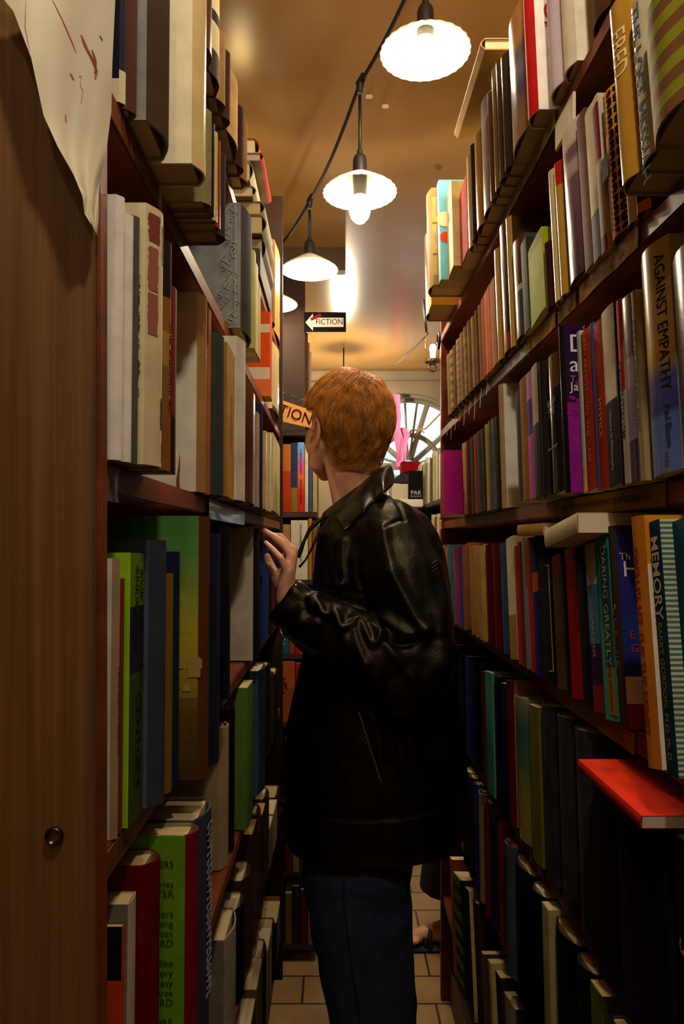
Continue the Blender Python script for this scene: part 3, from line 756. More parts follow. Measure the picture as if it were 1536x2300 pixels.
spine_text(B['L3',2], 'ANDERSEN', .8, .014, '#20280c', v=.34, length=.075)
spine_text(B['L3',2], 'TURN OF THE', .47, .008, '#20280c', v=.7)
spine_text(B['L3',2], 'CENTURY', .3, .018, '#20280c', bul=.002, v=.5, length=.1)
o = B['L4',3]
for i, t in enumerate(('CHAPTERS', '', 'stories', 'MATTER', '', 'wild others', 'something', 'ten', 'MCCARD', '', 'novels like', 'the story', 'fantasy', 'pictures', 'AWARD', '', 'MORE', '', 'ARTIE', '', '', 'BAND', '', 'TURK', '', 'LANE')):
    if t: spine_text(o, t, .9 - i * .034, .009, '#2c3c10', face='cover', u=.012, align='RIGHT')
o = B['L2',3]; T, H = o['T'], o['H']
def patch(o, v0, v1, z0, z1, col, name, seed, rag=.08):
    rg = random.Random(seed); n = 12; vs = []
    for i in range(n + 1):
        z = o['H'] * (z0 + (z1 - z0) * i / n)
        for j in range(7):
            v = o['T'] * (v0 + rag * (rg.random() - .5) * (j in (0, 6)) + (v1 - v0) * j / 6); vs.append((-o['s'] * 0 + o['s'] * (spine_u(o, v) - .0004), v, z))
    MB().add(vs, [(i*7+j, i*7+j+1, (i+1)*7+j+1, (i+1)*7+j) for i in range(n) for j in range(6)]).build(name, colmat(col, .6), o)
for a_, b_, c_ in PATCH: patch(B['R4',5], .02, .6, a_, b_, c_, 'spine_panel', 8, .0)
patch(o, .06, .3, .5, .66, '#965a48', 'worn_red_patch', 1, .03); patch(o, .06, .3, .67, .84, '#965a48', 'worn_red_patch', 2, .04); patch(o, .06, .34, .86, .97, '#7a4034', 'worn_red_patch', 6, .05); patch(o, .5, .98, .8, .95, '#3a1c18', 'worn_dark_patch', 3); patch(o, .45, .98, .15, .27, '#1c1816', 'worn_dark_patch', 4); patch(o, .6, .98, .02, .1, '#8a8478', 'worn_dark_patch', 5)
# rosettes of the ochre book, discs of the sky blue book, frame and disc marks
o = B['R2',6]; mb = MB(); T, H = o['T'], o['H']
for r in range(13):
    for c in range(2):
        z = H * (.05 + r * .074 + .037 * c) if r < 12 or c == 0 else H * .97; v = T * (.26 + .48 * c) ; u = -.3 * T * 0 - min(.3 * T, .009) * math.sin(math.pi * v / T) - .0008
        if 5.4 < r < 8.2 and c == 1: continue
        for k in range(4):
            a = k * math.pi / 2; d = T * .1
            pts = []
            for (da, rr) in ((.2, .4), (.16, .85), (.5, .95), (math.pi / 2 - .5, .95), (math.pi / 2 - .16, .85), (math.pi / 2 - .2, .4)):
                vv = v + T * .2 * rr * math.cos(a + da); zz = z + .0088 * rr * math.sin(a + da)
                pts.append((spine_u(o, vv) - .0005, vv, zz))
            mb.add(pts, [tuple(range(6))])
mb.build('rosette_print', colmat('#1c140c', .6), o)
mb = MB().box((-.0098, T * .55, H * .44), (-.0095, T * .92, H * .6)); mb.build('title_label', colmat('#1c140c', .6), o)
spine_text(o, 'ERIK', .55, .009, '#b8903c', bul=.0104, v=.75); 
o = B['R1',16]; T, H = o['T'], o['H']
for (vz, rz, c) in ((.6, .075, '#d8cca0'), (.42, .052, '#c8401c')):
    mb = MB(); r = H * rz
    mb.add([(.018 + r * math.cos(a * math.pi / 12) - r * .3, -.0006, H * vz + r * math.sin(a * math.pi / 12)) for a in range(24)], [tuple(range(24))])
    mb.build('printed_disc', colmat(c), o)
o = B['R4',11]; T, H = o['T'], o['H']
mb = MB(); u = -.0016
mb.box((u - .0003, T * .1, H * .06), (u, T * .14, H * .78)); mb.box((u - .0003, T * .1, H * .06), (u, T * .45, H * .066)); mb.box((u - .0003, T * .1, H * .775), (u, T * .35, H * .78))
mb.build('white_frame_line', colmat('#cfc6b8'), o)
o = B['R1',4]
text('O!', o, (.028, -.0008, o['H'] * .62), (0, 0, -1), (1, 0, 0), .04, '#b81c14'); text('88', o, (.03, -.0008, o['H'] * .2), (0, 0, -1), (1, 0, 0), .03, '#2a2420')
o = B['L3',6]; mb = MB(); H = o['H']; rg = random.Random(5)
for k in range(16):
    x = -.002 - .06 + rg.random() * .052; z = H * (.3 + rg.random() * .16); w = .006 + rg.random() * .01
    mb.add([(x, -.0007 - k * 1e-5, z), (x + w, -.0007 - k * 1e-5, z), (x + w, -.0007 - k * 1e-5, z + w * .6), (x + w * .5, -.0007 - k * 1e-5, z + w), (x, -.0007 - k * 1e-5, z + w * .6)], [(0, 1, 2, 3, 4)])
mb.build('printed_hill_town', colmat('#a08a4c'), o)
o = B['L1',9]; mb = MB(); H = o['H']; rg = random.Random(9)
for k in range(26):
    x = -.008 - rg.random() * .03; z = H * (.04 + k * .036); pts = [(x + .004 * math.sin(j * 1.3 + k) , -.0016, z + (j - 2) * .0028 + .002 * math.cos(j + k)) for j in range(6)]
    mb.tube(pts, .0009, 5)
mb.tube([(-.011, -.0014, H * .03), (-.011, -.0014, H * .97)], .0008, 5); mb.build('embossed_ornament', colmat('#a8a8a0', .3), o)
o = B['L4',4]; mb = MB(); H, T = o['H'], o['T']
for k in range(24):
    z = H * (.3 + k * .028); pts = [(.0068, T * (.3 + .35 * j / 4) , z + .0018 * math.sin(j * 2 + k)) for j in range(5)]
    mb.tube(pts, .0006, 4)
mb.build('scrawled_white_lettering', colmat('#646a78'), o)
o = B['L2',6]; H = o['H']
mb = MB(); pts = [(-.026, -.0009, 0), (-.0262, -.0009, H * .06), (-.0235, -.0009, H * .13), (-.0225, -.0009, H * .2), (-.0185, -.0009, H * .3), (-.0225, -.0012, H * .2), (-.0215, -.0009, H * .13), (-.0225, -.0009, H * .06), (-.0215, -.0009, 0)]
mb.add(pts, [tuple(range(len(pts)))]); mb.build('jacket_split', colmat('#8a4a24', .7), o)
# ------------------------------------------------------------------ bookcases
def board(name, a, b, parent, mat='shelf', bev=.002):
    return MB().box(a, b, bev).build(name, M[mat], parent, sharp=40)
RB = empty('bookcase', (XR + .2, 1.2, 0), 'tall reddish wooden bookcase lining the right side of the aisle', 'bookcase', 'bookcases of the aisle')
RB_off = Vector((-(XR + .2), -1.2, 0))
def rb(name, a, b, mat='shelf'): return board(name, Vector(a) + RB_off, Vector(b) + RB_off, RB, mat)
rb('back_panel', (.535, .36, 0), (.55, 2.105, 2.35), 'darkwood')
rb('side_panel', (XR + .006, 2.085, 0), (.534, 2.105, 2.22))
rb('side_panel', (XR + .006, .34, 0), (.534, .358, 2.35))
rshelf = {}
for k, z in ZR.items():
    rshelf[k] = rb('shelf_board', (XR + (.004 if k < 3 else .012), .36, ZC + z - BT), (.534, 2.084, ZC + z - .0005))
rb('plinth', (XR + .03, .36, .0), (.534, 2.084, .1), 'darkwood')
def strip(k, px0, px1, mat, words, h=.03, s=1, parent=None, off=None, X=None, out=.0015, zoff=0, shelf=None, z=None):
    X = X or XR + (.004 if k < 3 else .012)
    y0, y1 = sorted((F * X / abs(px0 - VX), F * X / abs(px1 - VX)))
    h = min(h, .024); zz = ZC + ZR[k] - .0015 - h / 2
    x0, x1 = sorted((s * (X - out), s * (X - out - .0012)))
    nseg = 14; mb = MB()
    vs = []; rg = random.Random(int(px0))
    for i in range(nseg + 1):
        y = y0 + (y1 - y0) * i / nseg; w = rg.uniform(-.0012, .0012)
        for (x, zv) in ((x0 + w, zz - h / 2), (x0 + w, zz + h / 2)): vs.append((x, y, zv))
    fs = [(2*i, 2*i+2, 2*i+3, 2*i+1) for i in range(nseg)]
    me = MB().add([Vector(v) + off for v in vs], fs)
    o = me.build('shelf_label', mat, parent)
    o['y'] = (y0 + y1) / 2
    if words:
        text(words, o, Vector((s * (X - out - .0024), (y0 + y1) / 2, zz)) + off, (0, -s, 0), (0, 0, 1), h * .62, '#1c1208', length=(y1 - y0) * .95, name='lettering')
    return o
M['olive'] = plain('olive_label_card', '#7a6a3c', .8, var=.25, vscale=20, spec=.02)
M['gold'] = plain('ochre_label_card', '#96701f', .85, var=.3, vscale=20, spec=.02)
strip(1, 1142, 1252, M['olive'], '', .034, parent=RB, off=RB_off)
strip(2, 1258, 1300, M['gold'], 'THE NEW', .03, parent=RB, off=RB_off, zoff=-.003)
strip(2, 1305, 1440, M['gold'], 'BASEMENT  see', .036, parent=RB, off=RB_off, zoff=-.006)
strip(2, 1185, 1252, M['gold'], '', .03, parent=RB, off=RB_off, zoff=-.003)
strip(3, 1248, 1500, M['gold'], 'LIBRARY SECTION IS IN THE BASEMENT, SEE BOOKCASES 5-14', .036, parent=RB, off=RB_off, zoff=-.012)
strip(4, 1232, 1430, M['gold'], '', .03, parent=RB, off=RB_off, zoff=-.002)
strip(5, 1140, 1225, M['tape'], '', .04, parent=RB, off=RB_off, zoff=-.006)
mb = MB(); c = Vector((XR + .0045, 2.07, P(0, 1178, 2.07).z))
for (z0, z1, y0, y1) in ((-.013, -.009, -.012, .012), (.009, .013, -.012, .012), (-.009, .009, -.012, -.008), (-.009, .009, .008, .012)): mb.box(c + RB_off + Vector((-.003, y0, z0)), c + RB_off + Vector((.0, y1, z1)))
mb.build('price_tag_frame', colmat('#d8d0c4'), RB)
for i in range(9):
    y_ = 1.42 + i * .062; L_r = .03 + .028 * ((i * 7) % 5) / 4; zt_ = ZC + ZR[2] - .001
    MB().add([Vector((XR - .0005, y_, zt_ - .002)) + RB_off, Vector((XR - .0005, y_ + .007, zt_ - .002)) + RB_off, Vector((XR - .003, y_ + .012, zt_ - L_r)) + RB_off, Vector((XR - .003, y_ + .004, zt_ - L_r * 1.05)) + RB_off], [(0, 1, 2, 3)]).build('ribbon', M['ink'], RB)
MB().box(Vector((XR - .001, .915, ZC + .562)) + RB_off, Vector((XR + .003, .99, ZC + .601)) + RB_off, .001).build('white_card', colmat('#d8ccb0'), RB)
# ring and price label hardware at the far end of the case
mb = MB(); c = P(988, 765, 2.03) + RB_off
mb.tube([c + Vector((-.004, .018 * math.cos(a * .3), .022 * math.sin(a * .3))) for a in range(22)], .004, 8); mb.build('curtain_ring', M['socket'], RB, True)
LB = empty('bookcase', (-(XL + .12), 1.2, 0), 'tall brown wooden bookcase lining the left side, broad end panel towards us', 'bookcase', 'bookcases of the aisle')
LB_off = Vector((XL + .12, -1.2, 0))
def lb(name, a, b, mat='shelf'): return board(name, Vector(a) + LB_off, Vector(b) + LB_off, LB, mat)
lb('end_panel', (-.75, .485, 0), (-.1685, .503, 2.6), 'panel')
lb('panel_edging', (-.1683, .4852, 0), (-.166, .503, 2.6), 'shelf')
for k, z in ZL.items():
    lb('shelf_board', (-.41, .504, ZC + z - BT), (-(XL + .012), 2.185, ZC + z - .0005))
lb('side_panel', (-.41, 2.186, 0), (-(XL + .004), 2.205, 2.5), 'umber')
lb('back_panel', (-.425, .504, 0), (-.411, 2.205, 2.6), 'darkwood')
lb('plinth', (-.41, .504, 0), (-(XL + .03), 2.185, .1), 'darkwood')
def ltape(z, y0, y1):
    mb = MB(); n = 8; vs = []
    for i in range(n + 1):
        y = y0 + (y1 - y0) * i / n
        for j in range(5): vs.append(Vector((-(XL + .0095) + .0015 * noise.noise(Vector((y * 90, j * 7, z))), y, ZC + z - .03 + j * .007)) + LB_off)
    mb.add(vs, [(i*5+j, (i+1)*5+j, (i+1)*5+j+1, i*5+j+1) for i in range(n) for j in range(4)]); mb.build('packing_tape', M['tape'], LB, True)
ltape(ZL[2], .506, .54); ltape(ZL[2], .93, 1.3)
mb = MB(); c = P(123, 1877, .4845) + LB_off
mb.lathe([(.0064, .0), (.0066, .002), (.0056, .0034), (.0046, .003), (.0042, -.001), (0, -.001)], (0, 0, 0), 20)
mb.v = [tuple(c + Vector((x, -z, y))) for x, y, z in mb.v]; mb.build('lock_escutcheon', plain('aged_brass', '#5a4a34', .3, metal=1), LB, True)
# ------------------------------------------------------------------ poster over the end panel
L_ = [(-40, -60), (30, 25), (70, 130), (98, 260), (130, 330), (165, 392), (185, 440), (190, 480), (205, 505), (214, 525)]
R_ = [(262, -60), (257, 40), (252, 150), (250, 250), (240, 330), (228, 390), (222, 430), (222, 470), (220, 505), (218, 527)]
mb = MB(); n = 14; rows_ = []
def lerp(a, b, t): return a + (b - a) * t
def sample(pl, t):
    k = t * (len(pl) - 1); i = min(int(k), len(pl) - 2); return Vector(pl[i]).lerp(Vector(pl[i + 1]), k - i)
m_ = 36
for i in range(m_ + 1):
    a, b = sample(L_, i / m_), sample(R_, i / m_)
    for j in range(n + 1):
        t = j / n; q = a.lerp(b, t)
        lift = .478 - .03 * (1 - t) ** 1.5 * (1 - i / m_) ** .5 * (.4 + .6 * i / m_) - .004 * math.sin(t * 5 + i * .2) ** 2
        mb.v.append(tuple(P(q.x, q.y, lift)))
mb.f = [(i*(n+1)+j, i*(n+1)+j+1, (i+1)*(n+1)+j+1, (i+1)*(n+1)+j) for i in range(m_) for j in range(n)]
po = mb.build('hanging_poster', M['posterpaper'], None, True)
tag(po, 'curling cream paper poster with red brown marks taped to the bookcase end panel', 'poster')
def pstroke(pts, w, col):
    mb = MB(); q = []
    o_ = Vector((0, 0, ZC))
    for a, b in zip(pts[:-1], pts[1:]):
        for k in range(5):
            x, y = lerp(a[0], b[0], k / 5), lerp(a[1], b[1], k / 5)
            d = (P(x, y, 1) - o_).normalized(); h, loc, nn, _ = po.ray_cast(o_, d)
            if h: q.append(loc - d * .0003)
    if len(q) < 2: return
    vs = []
    for i in range(len(q)):
        t = (q[min(i + 1, len(q) - 1)] - q[max(i - 1, 0)]).normalized(); n_ = t.cross(Vector((0, 1, 0))).normalized(); k = math.sin(math.pi * (i + .6) / (len(q) + .2)) ** .5
        vs += [q[i] - n_ * w * k, q[i] + n_ * w * k]
    mb.add(vs, [(2*i, 2*i+1, 2*i+3, 2*i+2) for i in range(len(q) - 1)]); mb.build('pen_mark', colmat(col, .8), po)
pstroke([(118, 0), (140, 45), (160, 90), (174, 126)], .0004, '#a8542c')
pstroke([(182, 78), (194, 110), (208, 140), (216, 160), (213, 182)], .0014, '#a8643c'); pstroke([(206, 112), (214, 140), (212, 170)], .0012, '#a8643c')
pstroke([(158, 165), (168, 184)], .0005, '#a8542c'); pstroke([(147, 258), (149, 280)], .0004, '#a8542c'); pstroke([(224, 80), (232, 95)], .0005, '#a8542c')
pstroke([(176, 172), (183, 170), (180, 190), (186, 205), (182, 230), (187, 215)], .0003, '#b89c78')
pstroke([(58, 0), (56, 60), (70, 130)], .0003, '#a08868')
# ------------------------------------------------------------------ room shell
CZ = 2.9
def struct(name, a, b, mat): return tag(MB().box(a, b).build(name, M[mat]), kind='structure')
struct('floor', (-1.7, -1.2, -.06), (2.4, 6.2, 0), 'tiles')
struct('ceiling', (-1.7, -1.2, CZ), (2.4, 6.2, CZ + .06), 'ceil')
struct('wall_left', (-1.76, -1.2, -.06), (-1.7, 6.2, CZ), 'wall')
struct('wall_right', (2.4, -1.2, -.06), (2.46, 6.2, CZ), 'wall')
struct('wall_near', (-1.7, -1.26, -.06), (2.4, -1.2, CZ), 'wall')
# far wall with an arched opening
YW = 6.1; WC = P(919, 1046, YW); WR = 154 * YW / F
mb = MB(); n = 40; sill = WC.z - .62
arc = [(WC.x + WR * math.cos(math.pi - math.pi * i / n), WC.z + WR * math.sin(math.pi - math.pi * i / n)) for i in range(n + 1)]
for yy in (YW, YW + .22):
    for (x, z) in arc: mb.v.append((x, yy, z))
    for (x, z) in arc: mb.v.append((x, yy, CZ))
k = n + 1; f = []
for i in range(n):
    f.append((i, i+1, k+i+1, k+i)); f.append((2*k+i+1, 2*k+i, 3*k+i, 3*k+i+1)); f.append((i+1, i, 2*k+i, 2*k+i+1))
mb.f += f
for (x0, x1, z0, z1) in ((-1.7, arc[0][0], 0, CZ), (arc[-1][0], 2.4, 0, CZ), (arc[0][0], arc[-1][0], 0, sill)):
    mb.box((x0, YW, z0), (x1, YW + .22, z1))
tag(mb.build('wall_far', M['wall']), kind='structure')
mb = MB(); pts = [(WC.x + (WR + .13) * math.cos(a), YW - .03, WC.z + (WR + .13) * math.sin(a)) for a in [math.pi * i / 40 for i in range(41)]]
vs = []
for i in range(41):
    a = math.pi * i / 40
    for r, y in ((WR + .02, YW - .001), (WR + .02, YW - .06), (WR + .2, YW - .06), (WR + .2, YW - .001)): vs.append((WC.x + r * math.cos(a), y, WC.z + r * math.sin(a)))
mb.add(vs, [(i*4+j, i*4+(j+1)%4, (i+1)*4+(j+1)%4, (i+1)*4+j) for i in range(40) for j in range(4)])
tag(mb.build('trim_1', M['wall'], None, True, 40), kind='structure')
tag(MB().box((-1.7, YW - .1, CZ - .09), (2.4, YW - .002, CZ - .001), .01).build('trim_2', M['wall']), kind='structure')
# fanlight window
wi = tag(bpy.data.objects.new('window_1', None), kind='structure'); C.objects.link(wi); wi.location = (WC.x, YW + .08, WC.z)
mb = MB(); th = .02
mb.tube([(WR * .985 * math.cos(math.pi * i / 32), 0, WR * .985 * math.sin(math.pi * i / 32)) for i in range(33)], .028, 8)
mb.tube([(WR * .47 * math.cos(math.pi * i / 24), 0, WR * .47 * math.sin(math.pi * i / 24)) for i in range(25)], .024, 8)
for dg_ in (18, 42, 73, 82, 93, 109, 138, 162):
    a = math.radians(dg_); r0, r1 = .06, WR
    w_ = .024 if dg_ in (73, 109, 42, 138) else .011
    mb.tube([(r0 * math.cos(a), 0, r0 * math.sin(a)), (r1 * math.cos(a), 0, r1 * math.sin(a))], w_, 6)
mb.box((-WR, -.02, -.03), (WR, .02, .03))
for x in (-WR + .03, -WR * .35, WR * .35, WR - .03): mb.box((x - .025, -.02, -.62), (x + .025, .02, -.03))
mb.box((-WR, -.02, -.62), (WR, .02, -.57))
mb.build('window_frame', M['frame'], wi, True, 40)
mb = MB(); pv = [(WR * math.cos(math.pi * i / 32), .03, WR * math.sin(math.pi * i / 32)) for i in range(33)]
mb.add(pv, [tuple(range(33))]); mb.add([(-WR, .03, -.6), (WR, .03, -.6), (WR, .03, 0), (-WR, .03, 0)], [(0, 1, 2, 3)])
mb.build('window_glass', M['glass'], wi)
mb = MB()
for (x0, z0, x1, z1) in (( .1, .33, .14, .3), (.1, .33, .06, .26)): mb.tube([(x0, -.04, z0), (x1, -.04, z1)], .008, 6)
mb.tube([(WR*.52, -.045, WR*.83), (WR*.25, -.045, WR*.55), (.02, -.045, WR*.52), (-.08, -.045, WR*.3)], .009, 6)
cb = mb.build('cable', colmat('#b8a878')); cb.location = wi.location
tag(cb, 'pale cable hanging in a loop in front of the arched window', 'cable')
# pink bunting hanging at the window
mb = MB(); X0, X1 = P(880, 0, 5.98).x, P(912, 0, 5.98).x
def ribbon(pts, w):
    vs = []
    for i, (px, py) in enumerate(pts):
        c = P(px, py, 5.96 + .015 * math.sin(i * 1.9)); ww = w * (.6 + .4 * abs(math.sin(i * 1.1 + .4)))
        vs += [c - Vector((ww, 0, 0)), c + Vector((ww * .2, .02, 0)), c + Vector((ww, 0, 0))]
    mb.add(vs, [(3*i+j, 3*i+j+1, 3*i+j+4, 3*i+j+3) for i in range(len(pts) - 1) for j in range(2)])
ribbon([(890, 885), (889, 915), (893, 935), (891, 965), (896, 990), (899, 1020), (897, 1048)], .04)
ribbon([(905, 960), (911, 975), (906, 1000), (903, 1030), (897, 1052)], .04)
o = mb.build('hanging_streamer', M['pink'], None, True); tag(o, 'pink cloth streamer hanging in front of the arched window', 'streamer')
# outside
mb = MB().box((-3, 8.6, -.5), (5, 8.8, P(0, 1010, 8.6).z))
for k_ in range(9): mb.box((-3, 8.54, ZC - .3 + k_ * .14), (5, 8.6, ZC - .24 + k_ * .14))
o = mb.build('building_outside', M['facade']); tag(o, 'pale blue-grey building with horizontal boards outside the arched window', 'building')
# soffit on the ceiling
a, b = P(560, 607, 3.5), P(776, 607, 3.5)
so = struct('ceiling_soffit', (-1.7, 3.5, a.z), (b.x, 3.56, CZ - .0005), 'soffit')
# ------------------------------------------------------------------ string of enamel lamps
LAMPS = []
def lamp(px, py, y, R, label, sag=.15, tilt=(0, 0), bz=.02):
    c = P(px, py, y); t = empty('pendant_lamp', c, label, 'lamp', 'enamel lamps strung along the aisle')
    t.rotation_euler = (tilt[0], tilt[1], 0)
    prof = [(.022, .05), (.03, .046), (R * .55, .028), (R * .86, .006), (R, -.006), (R * .985, -.0085), (R * .85, .002), (R * .54, .024), (.028, .043), (.02, .046)]
    mb = MB().lathe(prof, n=56); nv = []
    for (x, y_, z) in mb.v:
        r = math.hypot(x, y_); a_ = math.atan2(y_, x)
        q = 1 + (.012 * math.cos(a_ * 28) if r > R * .8 else 0); nv.append((x * q, y_ * q, z))
    mb.v = nv; mb.build('lamp_shade', M['enamel'], t, True)
    MB().lathe([(0, .118), (.008, .118), (.009, .106), (.017, .1), (.02, .09), (.021, .03), (.019, min(.018, bz + .018)), (.0, min(.018, bz + .018))], n=20).build('socket', M['socket'], t, True, 40)
    MB().lathe([(0, -.062), (.014, -.058), (.026, -.045), (.031, -.028), (.029, -.01), (.02, .006), (.014, .017), (0, .0175)], (0, 0, bz), n=24).build('bulb', M['bulb'], t, True)
    MB().tube([(0, 0, .115), (.001, 0, .115 + sag * .5), (0, 0, .115 + sag - .034)], .005, 8).build('drop_cable', M['black'], t, True)
    LAMPS.append((c, t, bz - .07)); return t
A = [(955, 112, 1.67, .11, 'nearest hanging lamp, glowing white fluted enamel shade seen from below'),
     (808, 428, 2.02, .109, 'second hanging lamp with bare bulb below its dim yellow shade'),
     (695, 603, 2.60, .109, 'third hanging lamp, bright white shade just above the arrow sign'),
     (612, 681, 3.10, .114, 'fourth hanging lamp, half hidden by the left bookcase')]
sg = [.12, .2, .14, .12]
for (px, py, y, R, lab), s_ in zip(A, sg): lamp(px, py, y, R, lab, s_, tilt=(.04, 0) if y < 1.8 else (0, 0), bz=-.035 if 2 < y < 2.1 else .02)
tops = [LAMPS[i][0] + Vector((0, 0, .115 + sg[i])) for i in range(4)]
start = Vector((.36, 1.1, 2.86)); end = Vector((-.62, 3.2, 2.62))
mb = MB(); seq = [start] + tops + [end]
for p_, q_ in zip(seq[:-1], seq[1:]):
    d = (q_ - p_).length
    mb.tube([p_.lerp(q_, t / 8) - Vector((0, 0, .045 * d * math.sin(math.pi * t / 8))) for t in range(9)], .0055, 8)
for p_ in tops: mb.tube([p_ + Vector((.012, -.02, .014)), p_ + Vector((0, 0, 0)), p_ - Vector((.0, 0, .025))], [.009, .013, .009], 8)
o = mb.build('festoon_cable', M['black'], None, True); tag(o, 'black rubber festoon cable carrying the hanging lamps across the ceiling', 'cable')
# bare bulb lamp further down the shop, behind the head
def bare(c, label, drop, mat='bulb'):
    t = empty('bare_bulb_lamp', c, label, 'lamp')
    MB().lathe([(0, -.07), (.02, -.065), (.04, -.04), (.045, -.015), (.036, .012), (.018, .035), (0, .036)], n=24).build('bulb', M[mat], t, True)
    MB().lathe([(0, .1), (.016, .098), (.02, .08), (.02, .034), (0, .034)], n=20).build('socket', M['socket'], t, True, 40)
    MB().tube([(0, 0, .098), (0, 0, drop)], .005, 8).build('cord', M['black'], t)
    return t
bare(Vector((.075, 5.33, 2.55)), 'bare bulb hanging far down the shop behind the head', CZ - 2.55)
bare(Vector((-.377, 2.75, 2.45)), 'bare bulb hanging behind the left bookcase', CZ - 2.45, 'bulb_dim')
# little clip light at the end of the right bookcase
c = P(972, 783, 2.20); t = empty('clip_light', c, 'small clear glass clip light at the far end of the right bookcase', 'lamp')
MB().lathe([(.024, .05), (.026, .02), (.026, -.03), (.022, -.04)], n=20).build('glass_jar', M['glass'], t, True)
MB().lathe([(0, -.016), (.008, -.013), (.011, 0), (.007, .012), (0, .014)], n=14).build('bulb', M['bulb'], t, True)
MB().lathe([(0, -.05), (.02, -.05), (.027, -.045), (.027, -.037), (.0, -.037)], n=20).build('cap', M['steel'], t, True, 40)
mb = MB().tube([(.012 * math.cos(a_ * .45), 0, -.062 + .012 * math.sin(a_ * .45)) for a_ in range(15)], .0025, 6); mb.build('ring', M['steel'], t, True)
MB().tube([(-.02, 0, .05), (-.024, 0, .09), (-.03, .005, .16)], .004, 6).build('wire', M['black'], t, True)
mb = MB(); w0, w1 = P(962, 748, 2.20), P(880, 822, 5.5)
mb.tube([w0 + (w1 - w0) * (i / 12) - Vector((0, 0, .015 * math.sin(math.pi * i / 12))) for i in range(13)], .0022, 6)
o = mb.build('ceiling_wire', M['black'], None, True); tag(o, 'thin black wire sagging towards the arched window', 'wire')
for px, py, lab in ((829, 213, 'small white cable clip on the ceiling beside the festoon cable'), (865, 235, 'tiny loose pale fitting on the ceiling under the first lamp'), (985, 372, 'bright screw fitting on the ceiling near the right bookcase')):
    y = (CZ - ZC) * F / (VY - py); c = P(px, py, y)
    o = MB().box(c + Vector((-.012, -.006, -.012)), c + Vector((.012, .006, -.0005)), .003).build('cable_clip', M['steel'] if px > 900 else M['enamel']); tag(o, lab, 'fitting')
# ------------------------------------------------------------------ books lying on others
def lying(px0, py0, x0, x1, y0, y1, zb, th, kind, mat, sp, cv, label, pages='#cdb88a', rot=(0, 0, 0), s=1, spin=0, group=None):
    "a closed book lying flat: spine towards the aisle unless spun"
    L, W = y1 - y0, x1 - x0
    o = build_book(NAME[kind], 1, 0, 0, 0, th, L, W, kind, mat, sp, cv, 0, pages)
    # local: x depth from the spine, y thickness, z height -> lay down: height along +y, thickness up
    m = Matrix(((1, 0, 0), (0, 0, 1), (0, 1, 0))).to_4x4()
    m = Matrix(((1, 0, 0, 0), (0, 0, 1, 0), (0, -1, 0, th), (0, 0, 0, 1)))
    if s < 0: m = Matrix.Rotation(math.pi, 4, 'Z') @ m; org = Vector((x1, y1, zb))
    else: org = Vector((x0, y0, zb))
    from mathutils import Euler
    o.rotation_euler = (0, 0, 0); o.matrix_world = Matrix.Translation(org) @ Euler(rot).to_matrix().to_4x4() @ m
    tag(o, label, 'book', group); return o
lying(0, 0, .278, .44, 1.27, 1.55, ZC + .91, .022, 'h', 'paper', '#b89858', '#a88a54', 'thin tan hardback lying flat across the tops of the top right shelf')
lying(0, 0, .30, .44, .98, 1.12, ZC + .008 , .018, 'p', 'cloth', '#b88a34', '#d8cca8', 'flat gold-spined paperback lying on books of the fourth right shelf', pages='#e0d4b4')
lying(0, 0, .285, .47, .80, .925, ZC + .0095, .024, 'p', 'paper', '#cdbd94', '#cdbd94', 'thick cream paperback lying tilted on the fourth right shelf', pages='#e0d2b0', rot=(rad(-8.5), 0, 0))
lying(0, 0, .285, .46, .635, .80, ZC - .2665, .012, 'p', 'paper', '#c02810', '#d0300f', 'red paperback lying flat on black books of the fifth right shelf', pages='#d8c8b4')
# pile lying at the far end of the left bookcase's top
z = ZC + .60; yb = 1.86
PILE = [(.0, .0, 0, 0, 0)]
zz = ZC + .665
for i, (x0, x1, th, y0, y1, kind, sp, cv, pg, lab) in enumerate([
    (-.30, -.168, .052, 1.62, 1.83, 'j', '#4a3a2c', '#4a463c', '#a89468', 'dusky'),
    (-.30, -.166, .045, 1.60, 1.80, 'h', '#7a7058', '#7a7058', '#bda878', 'stone grey'),
    (-.30, -.170, .032, 1.60, 1.80, 'h', '#8c8468', '#8c8468', '#bda878', 'grey buff'),
    (-.30, -.186, .026, 1.58, 1.78, 'h', '#a89c80', '#9a9076', '#cdb98c', 'putty'),
    (-.30, -.190, .045, 1.56, 1.76, 'j', '#8a7a5c', '#9c9070', '#cdb98c', 'worn olive'),
    (-.30, -.166, .02, 1.56, 1.76, 'h', '#a02818', '#9c9484', '#b8a888', 'flat grey red-edged'),
    (-.30, -.180, .044, 1.58, 1.78, 'h', '#a83018', '#a83018', '#d8c49a', 'red framed')]):
    lying(0, 0, x0, x1, y0, y1, zz, th - .001, kind, 'paper' if kind == 'j' else 'cloth', sp, cv, f'{lab} book, {ordn(i)} from the foot of the pile atop the left bookcase', pages=pg, s=-1, group='pile on top of the left bookcase')
    zz += th
MB_ = MB().box((-.33, 1.55, ZC + .60), (-.167, 1.835, ZC + .664), .003); o = MB_.build('grey_box_file', colmat('#46443e', .6)); tag(o, 'dark grey box under the pile of books atop the left bookcase', 'box')
